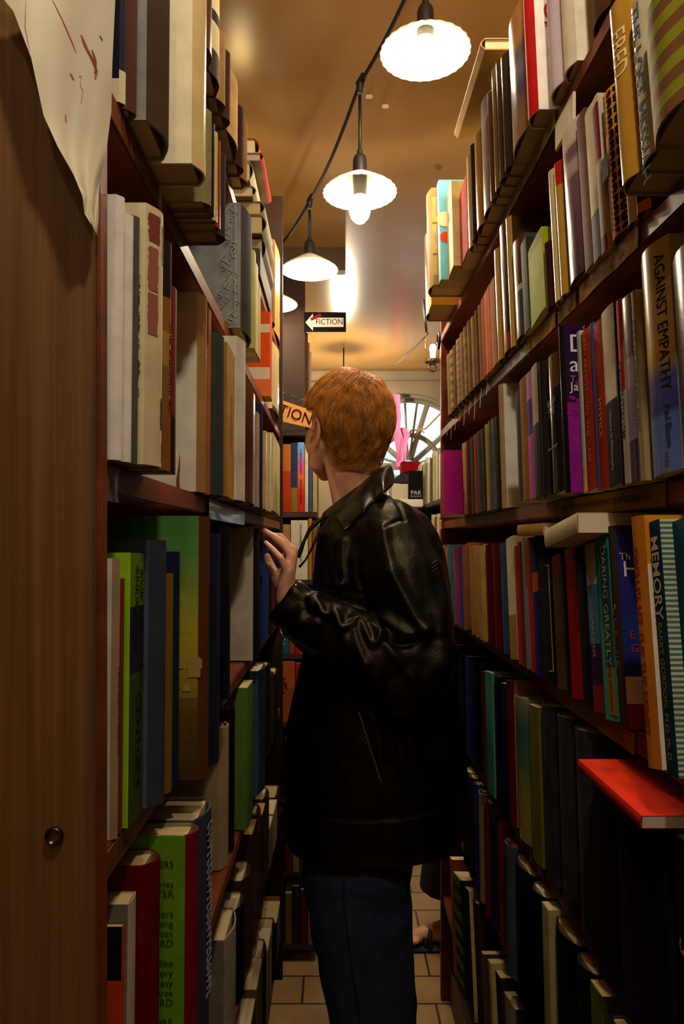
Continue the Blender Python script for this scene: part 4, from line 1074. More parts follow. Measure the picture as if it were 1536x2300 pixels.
# ------------------------------------------------------------------ case facing us beyond the left bookcase
YF = 2.265
x0, x1 = P(628, 0, YF).x, P(712, 0, YF).x
FB = empty('bookcase', (-.2, YF + .12, 0), 'dark bookcase beyond the aisle with hand-lettered FICTION shelf board', 'bookcase')
fo = Vector((.2, -(YF + .12), 0))
def fb(name, a, b, mat='darkwood'): return board(name, Vector(a) + fo, Vector(b) + fo, FB, mat)
zlab = P(0, 945, YF).z
fb('back_panel', (-.5, YF + .2, 0), (x1, YF + .215, zlab), 'darkwood')
FZ = [P(0, 965, YF).z, P(0, 1150, YF).z, P(0, 1303, YF).z, P(0, 1470, YF).z, P(0, 1625, YF).z, .55, .3, .06]
for i, z in enumerate(FZ): fb('shelf_board', (-.5, YF + .01, z - .018), (x1 - .001, YF + .199, z))
fb('side_panel', (-.52, YF, 0), (-.501, YF + .215, zlab + .04))
mb = MB(); lv = [P(596, 886, YF - .027), P(700, 922, YF + .0), P(700, 962, YF + .0), P(596, 938, YF - .027)]
mb.add([v + fo for v in lv], [(3, 2, 1, 0)]); mb.add([v + fo + Vector((0, .004, 0)) for v in lv], [(0, 1, 2, 3)])
lbd = mb.build('shelf_label', plain('orange_card', '#b87830', .5, var=.15), FB)
cc = (lv[0] + lv[1] + lv[2] + lv[3]) / 4; ex = (lv[1] - lv[0]).normalized()
text('FICTION', lbd, cc + fo + ex * -.008 + Vector((0, -.003, .001)), ex, Vector((ex.y, -ex.x, 0)).normalized().cross(ex), .05, '#24100a', sx=.93)
mb = MB()
for k_ in range(3):
    c = P(635 + k_ * 22, 890 + k_ * 8, YF + .02) + fo; mb.tube([c + Vector((-.014 + .028 * j / 6, 0, .012 * math.sin(math.pi * j / 6))) for j in range(7)], .0022, 6)
mb.build('wire_loops', M['black'], FB)
def facing(px0, px1, top, zsh, kind, mat, bands, label, y=YF + .012, group='books on the facing fiction case'):
    xa, xb = P(px0, 0, y).x, P(px1, 0, y).x; T = xb - xa
    zt = P(0, top, y).z; H = zt - zsh
    o = build_book(NAME[kind], 1, 0, 0, 0, T - .0006, H, .13, kind, mat, bands, bands[-1][2] if isinstance(bands, list) else bands, 0)
    o.matrix_world = Matrix.Translation((xb, y, zsh + .0006)) @ Matrix.Rotation(math.pi / 2, 4, 'Z')
    tag(o, label, 'book', group); return o
z = FZ[1]
facing(634, 653, 998, z, 'p', 'paper', [(0, .6, '#a83418'), (.6, 1, '#b06428')], 'orange and red paperback on the facing fiction case')
facing(653, 668, 995, z, 'p', 'paper', [(0, .35, '#8a6a34'), (.35, 1, '#2a3c58')], 'dark blue and tan paperback on the facing fiction case')
o = facing(668, 683, 994, z, 'p', 'paper', grad((0, '#c82c24'), (.3, '#c83824'), (.5, '#d87040'), (.65, '#d0508c'), (.85, '#7aa0cc'), (1, '#6a9ad0')), 'paperback shading from blue to red titled IT SERVES YOU RIGHT')
text('IT SERVES YOU RIGHT', o, (-.0025, o['T'] * .5, o['H'] * .72), (0, 0, -1), (0, -1, 0), .013, '#141018', length=.1)
text('JONATHAN EVISON', o, (-.0025, o['T'] * .5, o['H'] * .3), (0, 0, -1), (0, -1, 0), .011, '#141018', length=.08)
facing(684, 692, 1000, z, 'p', 'paper', '#d0c09a', 'narrow cream paperback on the facing fiction case')
facing(693, 701, 1005, z, 'p', 'paper', '#3c5488', 'blue paperback at the end of the facing fiction case')
facing(702, 711, 1020, z, 'p', 'paper', '#b09a54', 'khaki paperback at the end of the facing fiction case')
z = FZ[2]
facing(632, 652, 1178, z, 'p', 'paper', '#a8804a', 'brown paperback beside the white Alexandria volume')
o = facing(653, 691, 1169, z, 'p', 'paper', '#dcd4bc', 'broad white paperback titled THE ALEXANDRIA QUARTET')
text('THE ALEXANDRIA QUARTET', o, (-.0022, o['T'] * .42, o['H'] * .62), (0, 0, -1), (0, -1, 0), .011, '#28241c', length=.13)
facing(692, 700, 1165, z, 'p', 'paper', '#b08038', 'gold brown paperback beyond the white Alexandria volume')
facing(701, 711, 1170, z, 'p', 'paper', '#8a5a30', 'brown paperback at the lower end of the facing fiction case')
z = FZ[3]
facing(632, 648, 1325, z, 'p', 'paper', '#1c5c78', 'blue green paperback low on the facing fiction case')
facing(649, 662, 1330, z, 'p', 'paper', '#8a4420', 'rust paperback low on the facing fiction case')
facing(663, 676, 1335, z, 'p', 'paper', '#b02420', 'red paperback low on the facing fiction case')
z = FZ[4]
o = facing(614, 662, 1486, z, 'p', 'paper', '#a8582c', 'orange brown paperback with a dark flower print low on the facing case')
mb = MB(); rg = random.Random(4)
for k_ in range(26):
    a_, r = rg.random() * 6.28, rg.random() ** .5 * .017; cy, cz = o['T'] * .55 + r * math.cos(a_), o['H'] * .62 + r * 1.7 * math.sin(a_); w = .004
    mb.add([(-.0016 - k_ * 1e-5, cy + w * math.cos(j * 1.05), cz + w * math.sin(j * 1.05) * 1.2) for j in range(6)], [tuple(range(6))])
mb.build('flower_print', colmat('#5a2412'), o)
facing(663, 675, 1490, z, 'p', 'paper', '#a82028', 'red paperback beside the flower-printed book')
for i in range(3):
    z = FZ[5 + i]
    for j in range(4):
        facing(640 + j * 17, 655 + j * 17, P(0, 0, YF).z and VY - (z + .2 - .012 * ((i + j) % 3) - ZC) * F / YF, z, 'p', 'paper', ['#7a4a24', '#a03c24', '#8a6a40', '#3a2a40', '#6a1c24', '#a88458'][(i * 4 + j) % 6],
               f"{['brown','red','tan','violet','claret','buff'][(i*4+j)%6]} paperback, {ordn(j)} from the left on the {['third lowest','second lowest','lowest'][i]} shelf of the facing fiction case")
# tall dark bookcase further back: its blank side faces us, worn volumes peep past its edge
TB = empty('bookcase', (-.33, 3.7, 0), 'tall dark bookcase end rising behind the arrow sign and hanging lamps', 'bookcase'); to = Vector((.33, -3.7, 0))
xe = P(685, 0, 3.3).x
board('side_panel', Vector((-.62, 3.3, 0)) + to, Vector((xe, 3.32, P(0, 607, 3.3).z)) + to, TB, 'umber')
board('back_panel', Vector((-.62, 3.321, 0)) + to, Vector((-.6, 4.3, 2.6)) + to, TB, 'umber')
zb_ = P(0, 905, 3.4).z
for z in (zb_, zb_ + .4, 1.7, 1.3, .9, .5, .12): board('shelf_board', Vector((-.599, 3.321, z - .02)) + to, Vector((xe - .006, 4.3, z - .0005)) + to, TB, 'umber')
for i in range(3):
    yb_ = 3.335 + i * .055
    o = build_book('hardback_book', -1, -P(690 + i * 4, 0, yb_).x, yb_, zb_, .05, .33 - i * .03, .18, 'h', 'cloth', ['#5a3c24', '#8a6a44', '#b8a888'][i], ['#5a3c24', '#8a6a44', '#b8a888'][i])
    tag(o, f"{['dark brown','tan','pale grey'][i]} worn hardback peeping past the dark bookcase end under the arrow sign", 'book', 'worn books past the dark bookcase end')
# ------------------------------------------------------------------ arrow sign
y = 3.29; c0, c1 = P(683, 745, y), P(777, 701, y)
sgn = MB().box(c0, c1 + Vector((0, .006, 0)), .001).build('hanging_sign', colmat('#0e0b09', .6)); tag(sgn, 'black sign with white arrow pointing left and the word FICTION', 'sign')
w_, h_ = c1.x - c0.x, c1.z - c0.z; yy = y - .0008
mb = MB(); fx = lambda t: c0.x + w_ * t; fz = lambda t: c0.z + h_ * t
mb.add([(fx(a), yy, fz(b)) for a, b in ((.03, .47), (.21, .92), (.21, .71), (.94, .71), (.94, .24), (.21, .24), (.21, .04))], [(0, 6, 5), (0, 5, 2), (0, 2, 1), (5, 4, 3, 2)])
mb.build('white_arrow', colmat('#a89c90', .7), sgn)
text('FICTION', sgn, (fx(.6), yy - .0006, fz(.49)), (1, 0, 0), (0, 0, 1), h_ * .42, '#1a1410', sx=.86)
mb = MB(); cx, cz = fx(.28), fz(.74); ca, sa = math.cos(.45), math.sin(.45)
mb.add([(cx + a * ca - b * sa, yy - .0007, cz + a * sa + b * ca) for a, b in ((-.027, -.0075), (.027, -.0075), (.027, .0075), (-.027, .0075))], [(0, 1, 2, 3)])
rt = mb.build('red_tag', colmat('#6a1812', .7), sgn); text('NEW', rt, (cx, yy - .0012, cz), (ca, 0, sa), (-sa, 0, ca), .012, '#3a1410')
# ------------------------------------------------------------------ far window end of the shop
FC = empty('bookcase', (.6, 3.35, 0), 'low bookcase far down the shop beside the arched window', 'bookcase')
for k_, z in enumerate((P(0, 1127, 3.2).z, P(0, 1262, 3.2).z, .75, .4)):
    MB().box((-.145, -.62, z - .02), (.12, .62, z - .0005), .002).build('shelf_board', M['darkwood'], FC)
MB().box((.121, -.62, 0), (.135, .62, 1.62)).build('back_panel', M['darkwood'], FC)
for yy_ in (-.64, .621): MB().box((-.145, yy_, 0), (.135, yy_ + .019, 1.62)).build('side_panel', M['darkwood'], FC)
rg = random.Random(11); cols = ['#d8cfb8', '#b8a888', '#e0d8c4', '#8a8a80', '#c0b08c', '#6a5a48', '#d0c4a4', '#9c8c74', '#5a4c40', '#e4dcc8']
for r_, z in enumerate((P(0, 1127, 3.2).z, P(0, 1262, 3.2).z)):
    y = 2.74; k_ = 0
    while y < 3.9:
        T = rg.uniform(.024, .044); col = cols[(k_ * 7 + r_ * 3) % 10] if r_ == 0 else ['#8a5a38', '#5a3c2c', '#a87848', '#c8b898', '#6a4434'][k_ % 5]
        o = build_book('paperback_book', 1, .462 - rg.random() * .008, y, z, T - .001, rg.uniform(.19, .235), .14, 'p', 'paper', col, col)
        tag(o, f"{['pale','worn','bleached'][k_%3] if r_==0 else ['brown','dark','russet'][k_%3]} paperback, {ordn(k_)} along the {'upper' if r_==0 else 'lower'} shelf of the far low bookcase", 'book', 'books on the far low bookcase')
        y += T; k_ += 1
        if r_ and k_ > 14: break
tb = empty('display_table', (.34, 3.86, 0), 'white display table in front of the arched window', 'table')
zt = P(0, 1122, 3.45).z
MB().box((-.35, -.44, zt - .04), (.105, .44, zt), .004).build('table_top', colmat('#d8d0c0', .5), tb)
for sx_ in (-.31, .06):
    for sy_ in (-.4, .4): MB().box((sx_ - .02, sy_ - .02, 0), (sx_ + .02, sy_ + .02, zt - .0405)).build('leg', colmat('#d8d0c0', .5), tb)
# black book propped up, red box and leaning display book
def slab(name, px0, px1, py0, py1, y, th, colr, label, cat):
    a, b = P(px0, py1, y), P(px1, py0, y); a.z = zt + .0006; o = MB().box((a.x, y, a.z), (b.x, y + th, b.z), .003).build(name, colmat(colr, .4)); return tag(o, label, cat)
zt2 = zt
o = slab('propped_book', 918, 950, 1057, 1122, 3.45, .04, '#141012', 'black book titled PAR standing face out on the white table', 'book')
text('PAR', o, P(934, 1107, 3.445), (1, 0, 0), (0, 0, 1), .03, '#c8c0b4'); text('PROBLEMS', o, P(934, 1115, 3.445), (1, 0, 0), (0, 0, 1), .012, '#a89c90')
MB().box(P(919, 1120, 3.452) + Vector((0, .002, .002)), P(949, 1058, 3.452) + Vector((-.002, .036, -.001))).build('page_block', colmat('#cdb98c', .8), o)
o = slab('red_box', 902, 942, 1036, 1118, 4.22, .12, '#a01420', 'red box standing behind the black book at the window', 'box')
mb = MB(); a, b = P(872, 1088, 3.9), P(918, 1062, 4.15)
mb.add([P(876, 1086, 3.99), P(915, 1087, 4.0), P(918, 1062, 4.2), P(906, 1064, 4.2)] + [v + Vector((0, .01, .012)) for v in (P(876, 1086, 3.99), P(915, 1087, 4.0), P(918, 1062, 4.2), P(906, 1064, 4.2))], [(0, 1, 2, 3), (7, 6, 5, 4), (0, 4, 5, 1), (1, 5, 6, 2), (2, 6, 7, 3), (3, 7, 4, 0)])
o = mb.build('open_pamphlet', colmat('#2c2a28', .5)); tag(o, 'dark pamphlet leaning at the black book by the window', 'pamphlet')
o = slab('white_carton', 880, 917, 1087, 1117.5, 3.98, .25, '#d0c8b0', 'low white carton on the display table by the window', 'box')
# ------------------------------------------------------------------ the reader
YP = 1.58
def seg_d(p, a, b):
    "distance of 2-D point p to segment ab, and where along it"
    ax, az = a; bx, bz = b; px, pz = p
    dx, dz = bx - ax, bz - az; L = dx * dx + dz * dz
    t = max(0, min(1, ((px - ax) * dx + (pz - az) * dz) / L)) if L else 0
    return math.hypot(px - ax - t * dx, pz - az - t * dz), t
def curve2(pts):
    "smooth polyline through pixel points -> list of (x,z) on the plane of the figure"
    out = []; n = len(pts)
    for i in range(n - 1):
        p0, p1, p2, p3 = pts[max(i-1, 0)], pts[i], pts[i+1], pts[min(i+2, n-1)]
        for k in range(5):
            t = k / 5
            out.append(tuple(.5 * (2*p1[j] + (p2[j]-p0[j])*t + (2*p0[j]-5*p1[j]+4*p2[j]-p3[j])*t*t + (3*p1[j]-p0[j]-3*p2[j]+p3[j])*t**3) for j in (0, 1)))
    out.append(pts[-1]); return out

# head frame: turned towards the far left, tilted slightly up
HC = P(781, 946, YP); PHI = math.radians(30)
HF = Vector((-math.sin(PHI), math.cos(PHI), .06)).normalized(); HU = (Vector((0, 0, 1)) - HF * HF.z).normalized(); HL = HU.cross(HF)   # forward, up, to his left
HR = Matrix((HF, HL, HU)).transposed()
HK = 1.0
def H(f, l, u): return HC + HR @ (Vector((f, l, u)) * HK)
body = MB()
body.ell(HC, (.098, .079, .105), HR, 28, 20)                               # cranium
body.ell(H(.03, 0, -.04), (.066, .07, .08), HR)                        # face
body.ell(H(.052, 0, -.1), (.036, .04, .03), HR)                          # chin and jaw
body.chain([H(-.005, .066, -.06), H(.03, .06, -.098), H(.066, .02, -.12)], [.021, .021, .018])
body.chain([H(-.005, -.066, -.06), H(.03, -.06, -.098), H(.066, -.02, -.12)], [.021, .021, .018])
body.ell(H(.085, 0, .022), (.014, .05, .014), HR)                        # brow
body.chain([H(.092, 0, .01), H(.108, 0, -.02), H(.113, 0, -.036)], [.008, .0105, .013])   # nose
for sgn_ in (1, -1):
    body.ell(H(.104, sgn_ * .011, -.04), .008); body.ell(H(.055, sgn_ * .058, -.048), (.024, .02, .036), HR)   # nostril, cheek
    # ear: rim, lobe, inner fold
    e = lambda a, r: H(-.012 + .017 * r * math.cos(a) - .006 * math.sin(a), sgn_ * (.08 + .01 * r), -.036 + .031 * r * math.sin(a))
    body.chain([e(a, 1) for a in (-2.0, -2.6, 3.0, 2.3, 1.6, .9, .3)], [.0052] * 7); body.ell(H(-.004, sgn_ * .08, -.068), (.0085, .006, .01), HR)
    body.chain([e(a, .45) for a in (-1.8, 3, 1.8)], [.0055] * 3)
body.ell(H(.09, 0, -.07), (.012, .024, .006), HR); body.ell(H(.088, 0, -.082), (.012, .021, .006), HR)    # lips
NB = P(812, 1160, YP + .01)
body.chain([H(-.03, 0, -.05), H(-.022, 0, -.115), P(800, 1120, YP + .005), NB], [.06, .056, .057, .066])      # neck
body.chain([H(-.005, .05, -.075), P(765, 1150, YP - .03)], [.016, .014])
# trunk, hips, legs under the clothes
body.chain([P(830, 1200, YP + .01), P(835, 1420, YP + .01), P(825, 1640, YP), P(820, 1800, YP)], [.1, .125, .13, .14])
body.chain([P(850, 1240, YP - .1), P(845, 1225, YP), P(850, 1240, YP + .11)], [.045, .06, .045])
hipL, hipR = Vector((.072, YP - .08, .82)), Vector((.072, YP + .1, .82))
kneeL, kneeR = Vector((.045, YP - .07, .47)), Vector((.085, YP + .12, .47))
ankL, ankR = Vector((.095, YP - .07, .09)), Vector((.13, YP + .12, .09))
for hp, kn, an in ((hipL, kneeL, ankL), (hipR, kneeR, ankR)): body.chain([hp, kn, an], [.085, .055, .04])
# near (left) arm, raised to the shelf
SH, EL, WR_ = P(872, 1240, YP - .13), P(925, 1500, YP - .2), P(652, 1352, 1.435)
body.chain([SH, SH.lerp(EL, .5), EL, EL.lerp(WR_, .5), WR_], [.045, .045, .042, .04, .028])
SH2, EL2, WR2 = P(860, 1245, YP + .13), P(880, 1500, YP + .24), P(800, 1690, YP + .25)
body.chain([SH2, EL2, WR2], [.045, .042, .03])
# hand
def hp_(px, py, y): return P(px, py, y)
wr = hp_(641, 1345, 1.43)
K = {'i': hp_(652, 1241, 1.466), 'm': hp_(657, 1238, 1.45), 'r': hp_(655, 1248, 1.432), 'p': hp_(645, 1284, 1.416)}
for k_, r in (('i', .0125), ('m', .0125), ('r', .012), ('p', .011)):
    body.chain([wr, wr.lerp(K[k_], .5) + Vector((-.003, 0, 0)), K[k_]], [.021, .0165, r])
body.ell(hp_(634, 1306, 1.44), (.019, .017, .03))
FING = {'i': [K['i'], hp_(624, 1219, 1.492), hp_(606, 1213, 1.502), hp_(592, 1213, 1.506)],
        'm': [K['m'], hp_(630, 1206, 1.472), hp_(607, 1203, 1.488), hp_(589, 1204, 1.494)],
        'r': [K['r'], hp_(637, 1222, 1.438), hp_(613, 1205, 1.456), hp_(587, 1188, 1.474)],
        'p': [K['p'], hp_(630, 1253, 1.408), hp_(613, 1235, 1.418), hp_(597, 1219, 1.432)]}
for k_, pts in FING.items():
    r = {'i': .0086, 'm': .0086, 'r': .0088, 'p': .0076}[k_]
    body.chain(pts, [r * 1.2, r * 1.06, r * .92, r * .72])
body.chain([hp_(632, 1322, 1.452), hp_(618, 1292, 1.48), hp_(606, 1268, 1.496), hp_(600, 1250, 1.504)], [.015, .0115, .01, .008])
me = fuse(body, .003, 5, .5)
person = link('person', me, None, M['skin'], True)
tag(person, 'person with copper hair in a black leather jacket, back turned, hand on the left books', 'person')
# nails
mb = MB()
for k_, pts in [(a, b) for a, b in FING.items() if a == 'r']:
    d = (pts[3] - pts[2]).normalized(); mb.ell(pts[3] + Vector((.0015, -.0042, .0035)), (.003, .0012, .0036), None, 10, 6)
mb.build('fingernail', plain('nail', '#d8a48c', .3), person, True)
# eyes
for sgn_ in (1, -1):
    MB().ell(H(.079, sgn_ * .031, .002), .0125, None, 14, 10).build('eye', colmat('#e8e0d8', .2), person, True)

# ---- hair
random.seed(21)
W0 = Vector((-.035, -.018, .118))                                        # crown, in head coordinates
RX, RY, RZ = .11, .1, .113
OFF = Vector((-.006, 0, .002))
def cap(d, k=1.0):
    q = math.hypot(d.x, d.y); z = d.z
    if z < -.35 and q > 1e-4:
        e = -.35 - z; g = (.937 - .38 * e) / q; return Vector((d.x * g * RX * k, d.y * g * RY * k, z * RZ * (1 + .16 * e) * k)) + OFF
    return Vector((d.x * RX, d.y * RY, z * RZ)) * k + OFF
def hairline(d):
    "lowest allowed z (unit direction) by bearing: fringe high in front, over the ears, down at the nape"
    a = abs(math.atan2(d.y, d.x))                                        # 0 front .. pi back
    pts = [(0, .36), (.7, .34), (1.05, .3), (1.35, .22), (1.62, .2), (1.85, .12), (2.0, -.3), (2.2, -.68), (2.6, -.88), (3.15, -.95)]
    for (a0, z0), (a1, z1) in zip(pts[:-1], pts[1:]):
        if a <= a1: return lerp(z0, z1, (a - a0) / (a1 - a0))
    return -.88
hm = MB(); vs = []; NN, MM = 72, 48
for i in range(MM + 1):
    for k in range(NN):
        a = 2 * math.pi * k / NN; base = Vector((math.cos(a), math.sin(a), 0))
        zl = hairline(base); ph1 = math.acos(max(-.97, zl)); ph = ph1 * i / MM
        d = Vector((math.sin(ph) * math.cos(a), math.sin(ph) * math.sin(a), math.cos(ph)))
        kk = .955 - .1 * max(0, (i / MM - .75) / .25) ** 2
        if d.z < -.3: kk -= .02 * (-.3 - d.z)
        kk += .012 * noise.noise(Vector((a * 6, ph * 1.5, 3)))
        vs.append(HC + HR @ cap(d, kk))
hm.add(vs, [(i*NN+k, (i+1)*NN+k, (i+1)*NN+(k+1)%NN, i*NN+(k+1)%NN) for i in range(MM) for k in range(NN)])
hm.build('hair_underlayer', M['hair_under'], person, True)
hs = MB()
w0 = W0.normalized()
def strand(d, L, lift, clump, w=.00075):
    hl_ = random.random() ** 2; pts = []; st = 9; dd = d.copy(); nzv = Vector((clump * 3.1, clump * 1.7, 0))
    for j in range(st):
        t = j / (st - 1)
        r = .955 + lift * math.sin(min(1, t * 1.3) * math.pi * .6) + .03 * noise.noise(dd * 5 + nzv * .6)
        if dd.z < -.2: r -= .05 * (-.2 - dd.z)
        pts.append(HC + HR @ cap(dd, r))
        tn = (dd * dd.dot(w0) - w0); tn = tn - dd * tn.dot(dd)
        if tn.length < .05: tn = Vector((random.uniform(-1, 1), random.uniform(-1, 1), 0)) ; tn -= dd * tn.dot(dd)
        tn.normalize()
        down = Vector((0, 0, -1)); down -= dd * down.dot(dd)
        front = max(0, dd.x); swirl = dd.cross(tn)
        tn = (tn + down * (.55 if dd.z < .5 else .1) + swirl * (.35 * math.sin(clump) ) ).normalized()
        tn += Vector((noise.noise(dd * 7 + nzv), noise.noise(dd * 7 + nzv + Vector((5, 0, 0))), 0)) * .3
        nd = (dd + tn * (L / st)).normalized()
        zl = hairline(nd) - .16 * hl_ * (.4 if abs(nd.y) > .6 and nd.x > -.4 else 1)
        if nd.z < zl and t < .98: nd = (nd + Vector((nd.x * .05, nd.y * .05, (zl - nd.z)))).normalized(); 
        dd = nd
    hs.tube(pts, [w * (1 - .75 * j / (st - 1)) for j in range(st)], 3, False)
cnt = 0
clumps = []
while len(clumps) < 560:
    v = Vector((random.gauss(0, 1), random.gauss(0, 1), random.gauss(0, 1))).normalized()
    if v.z > hairline(v) + .02: clumps.append(v)
for ci, cv in enumerate(clumps):
    lf = random.choice((.012, .025, .045, .07)) + .03 * max(0, cv.z)
    for k in range(26):
        d = (cv + Vector((random.gauss(0, .05), random.gauss(0, .05), random.gauss(0, .05)))).normalized()
        if d.z < hairline(d) + .015: continue
        L = random.uniform(.45, .8) if d.x > -.2 else random.uniform(.4, .65)
        strand(d, L, lf + random.uniform(-.012, .012) + (.03 if d.x > .5 else 0), ci * .37, random.uniform(.0004, .00075))
for k in range(120):                                                     # loose flyaways
    d = Vector((random.gauss(0, 1), random.gauss(0, 1), abs(random.gauss(.8, .5)))).normalized()
    strand(d, .5, random.uniform(.08, .17), random.random() * 90, .0003)
for k in range(260):                                                     # tousled fringe
    a = random.uniform(-.2, 1.25); d = Vector((math.cos(a) * .8, math.sin(a) * .8, random.uniform(.42, .75))).normalized()
    strand(d, random.uniform(.35, .6), random.uniform(.06, .15), random.random() * 9, .0008)
hair = hs.build('hair', M['hair'], person, True)

# ---- leather jacket
jk = MB()
prof = [  # pixel row, front (left) column, back (right) column, half depth
 (1108, 800, 862, .05), (1128, 768, 905, .1), (1160, 735, 955, .155), (1200, 712, 980, .19), (1260, 706, 996, .205), (1340, 700, 1004, .21), (1430, 690, 1008, .21),
 (1520, 668, 1022, .215), (1620, 646, 1034, .22), (1720, 634, 1045, .225), (1800, 626, 1052, .225), (1832, 630, 1046, .222), (1850, 645, 1030, .21)]
NR = 40; vs = []
for (py, xa, xb, hd) in prof:
    a, b = P(xa, py, YP), P(xb, py, YP); c = (a + b) / 2; hx = (b.x - a.x) / 2
    for k in range(NR):
        t = 2 * math.pi * k / NR; ct, st_ = math.cos(t), math.sin(t)
        vs.append((c.x + hx * math.copysign(abs(ct) ** .75, ct), c.y + .01 + hd * math.copysign(abs(st_) ** .8, st_), c.z - (.012 * (1 - ct) if py > 1840 else 0)))
jk.add(vs, [(i*NR+k, i*NR+(k+1)%NR, (i+1)*NR+(k+1)%NR, (i+1)*NR+k) for i in range(len(prof) - 1) for k in range(NR)])
jk.f.append(tuple(range(NR))[::-1]); e = (len(prof) - 1) * NR; jk.f.append(tuple(e + k for k in range(NR)))
# sleeves
jk.chain([P(868, 1200, YP - .135), P(905, 1300, YP - .185), P(930, 1400, YP - .215), P(935, 1480, YP - .225), P(905, 1520, YP - .235)], [.078, .082, .08, .08, .08])
jk.chain([P(935, 1480, YP - .225), P(850, 1480, YP - .235), P(770, 1438, YP - .22), P(715, 1408, YP - .18)], [.08, .078, .07, .062])
jk.tube([P(715, 1408, YP - .18), P(672, 1378, 1.425), P(640, 1349, 1.428), P(634, 1344, 1.428)], [.062, .056, .053, .05], 20)
jk.chain([P(855, 1200, YP + .14), P(880, 1350, YP + .2), P(885, 1490, YP + .24), P(830, 1610, YP + .24), P(795, 1680, YP + .24)], [.078, .075, .07, .06, .055])
me = fuse(jk, .0042, 10, .6)
S5 = lambda x, y: (550 + x / 2.793, 1150 + y / 2.793)
RID = [  # raised folds (pixel curve, width m, height m)
 ([S5(870,110), S5(880,190), S5(905,300), S5(950,420), S5(1010,530), S5(1070,640), S5(1120,730)], .012, .012),
 ([S5(1130,745), S5(1080,775), S5(1020,765), S5(950,720), S5(890,680)], .014, .015),
 ([S5(460,550), S5(470,600), S5(510,655), S5(550,660), S5(560,605)], .007, .009),
 ([S5(600,625), S5(588,680), S5(610,735), S5(650,715), S5(690,680), S5(725,690), S5(760,760), S5(800,830), S5(835,800), S5(830,750), S5(790,700)], .008, .011),
 ([S5(440,540), S5(420,600), S5(370,640), S5(355,690), S5(400,705), S5(450,690)], .009, .009),
 ([S5(690,700), S5(695,780), S5(730,870), S5(770,950)], .009, .008),
 ([S5(860,780), S5(920,880), S5(1000,980), S5(1050,1040)], .011, .009),
 ([S5(560,620), S5(640,800), S5(760,980), S5(900,1110)], .014, .006),
 ([S5(590,170), S5(562,280), S5(562,380), S5(580,450), S5(615,460)], .008, .008),
 ([S5(625,180), S5(612,300), S5(625,430), S5(615,460)], .007, .008),
 ([S5(700,300), S5(690,420), S5(740,540)], .012, .005),
 ([S5(940,1290), S5(960,1400), S5(990,1520)], .012, .007), ([S5(1040,1290), S5(1050,1420), S5(1060,1530)], .012, .007),
 ([S5(1250,850), S5(1235,1100), S5(1250,1350), S5(1270,1530)], .02, .012),
 ([S5(800,1300), S5(840,1420), S5(850,1530)], .014, .007),
 ([(880,1290), (900,1350), (930,1400)], .014, .007),
 ([(985,1240), (998,1320), (990,1420)], .012, .006),
 ([(660,1330), (690,1345), (720,1375)], .01, .007),
]
GRO = [  # seams and creases
 ([(865,1190), (876,1178), (898,1168), (908,1168)], .003, -.004), ([(908,1168), (903,1150), (890,1125), (872,1102)], .003, -.004),
 ([S5(480,480), S5(600,490), S5(760,520)], .003, -.003),
 ([(625,1800), (720,1832), (830,1842), (950,1828), (1045,1790)], .004, -.004),
 ([S5(600,640), S5(640,690), S5(690,650), S5(740,660), S5(800,690), S5(850,720)], .006, -.008), ([S5(520,620), S5(535,590)], .006, -.006),
 ([S5(900,800), S5(980,830), S5(1080,800)], .009, -.012),
 ([S5(380,570), S5(400,640), S5(440,640)], .007, -.006),
 ([(805,1600), (830,1675), (855,1755)], .003, -.003),
]
CUR = [([(P(x, y, 1.4).x, P(x, y, 1.4).z) for x, y in curve2(c)], w, h) for c, w, h in RID + GRO]
BBX = [(min(p[0] for p in c) - 3 * w, max(p[0] for p in c) + 3 * w, min(p[1] for p in c) - 3 * w, max(p[1] for p in c) + 3 * w) for c, w, h in CUR]
nrm = [v.normal.copy() for v in me.vertices]
for v, n_ in zip(me.vertices, nrm):
    d = .0025 * noise.noise(v.co * 14) + .0015 * noise.noise(v.co * 34)
    d += .004 * noise.noise(Vector((v.co.x * 22, v.co.y * 22, v.co.z * 3.5))) * max(0, min(1, (1.28 - v.co.z) / .4))
    if n_.y < .35:
        q = 1.4 / v.co.y; x, z = v.co.x * q, ZC + (v.co.z - ZC) * q       # project on the plane y = 1.4 in front of the figure
        fade = min(1, (.35 - n_.y) / .5)
        for (c, w, h), bb in zip(CUR, BBX):
            if bb[0] < x < bb[1] and bb[2] < z < bb[3]:
                m = min(seg_d((x, z), c[i], c[i + 1])[0] for i in range(len(c) - 1))
                if m < 3 * w: d += h * math.exp(-(m / w) ** 2) * fade
    v.co += n_ * d
for v in me.vertices: v.co.x = min(v.co.x, .292 + .006 * math.tanh((v.co.x - .292) / .02)) if v.co.x > .292 else v.co.x
me.update()
jacket = link('leather_jacket', me, person, M['leather'], True)
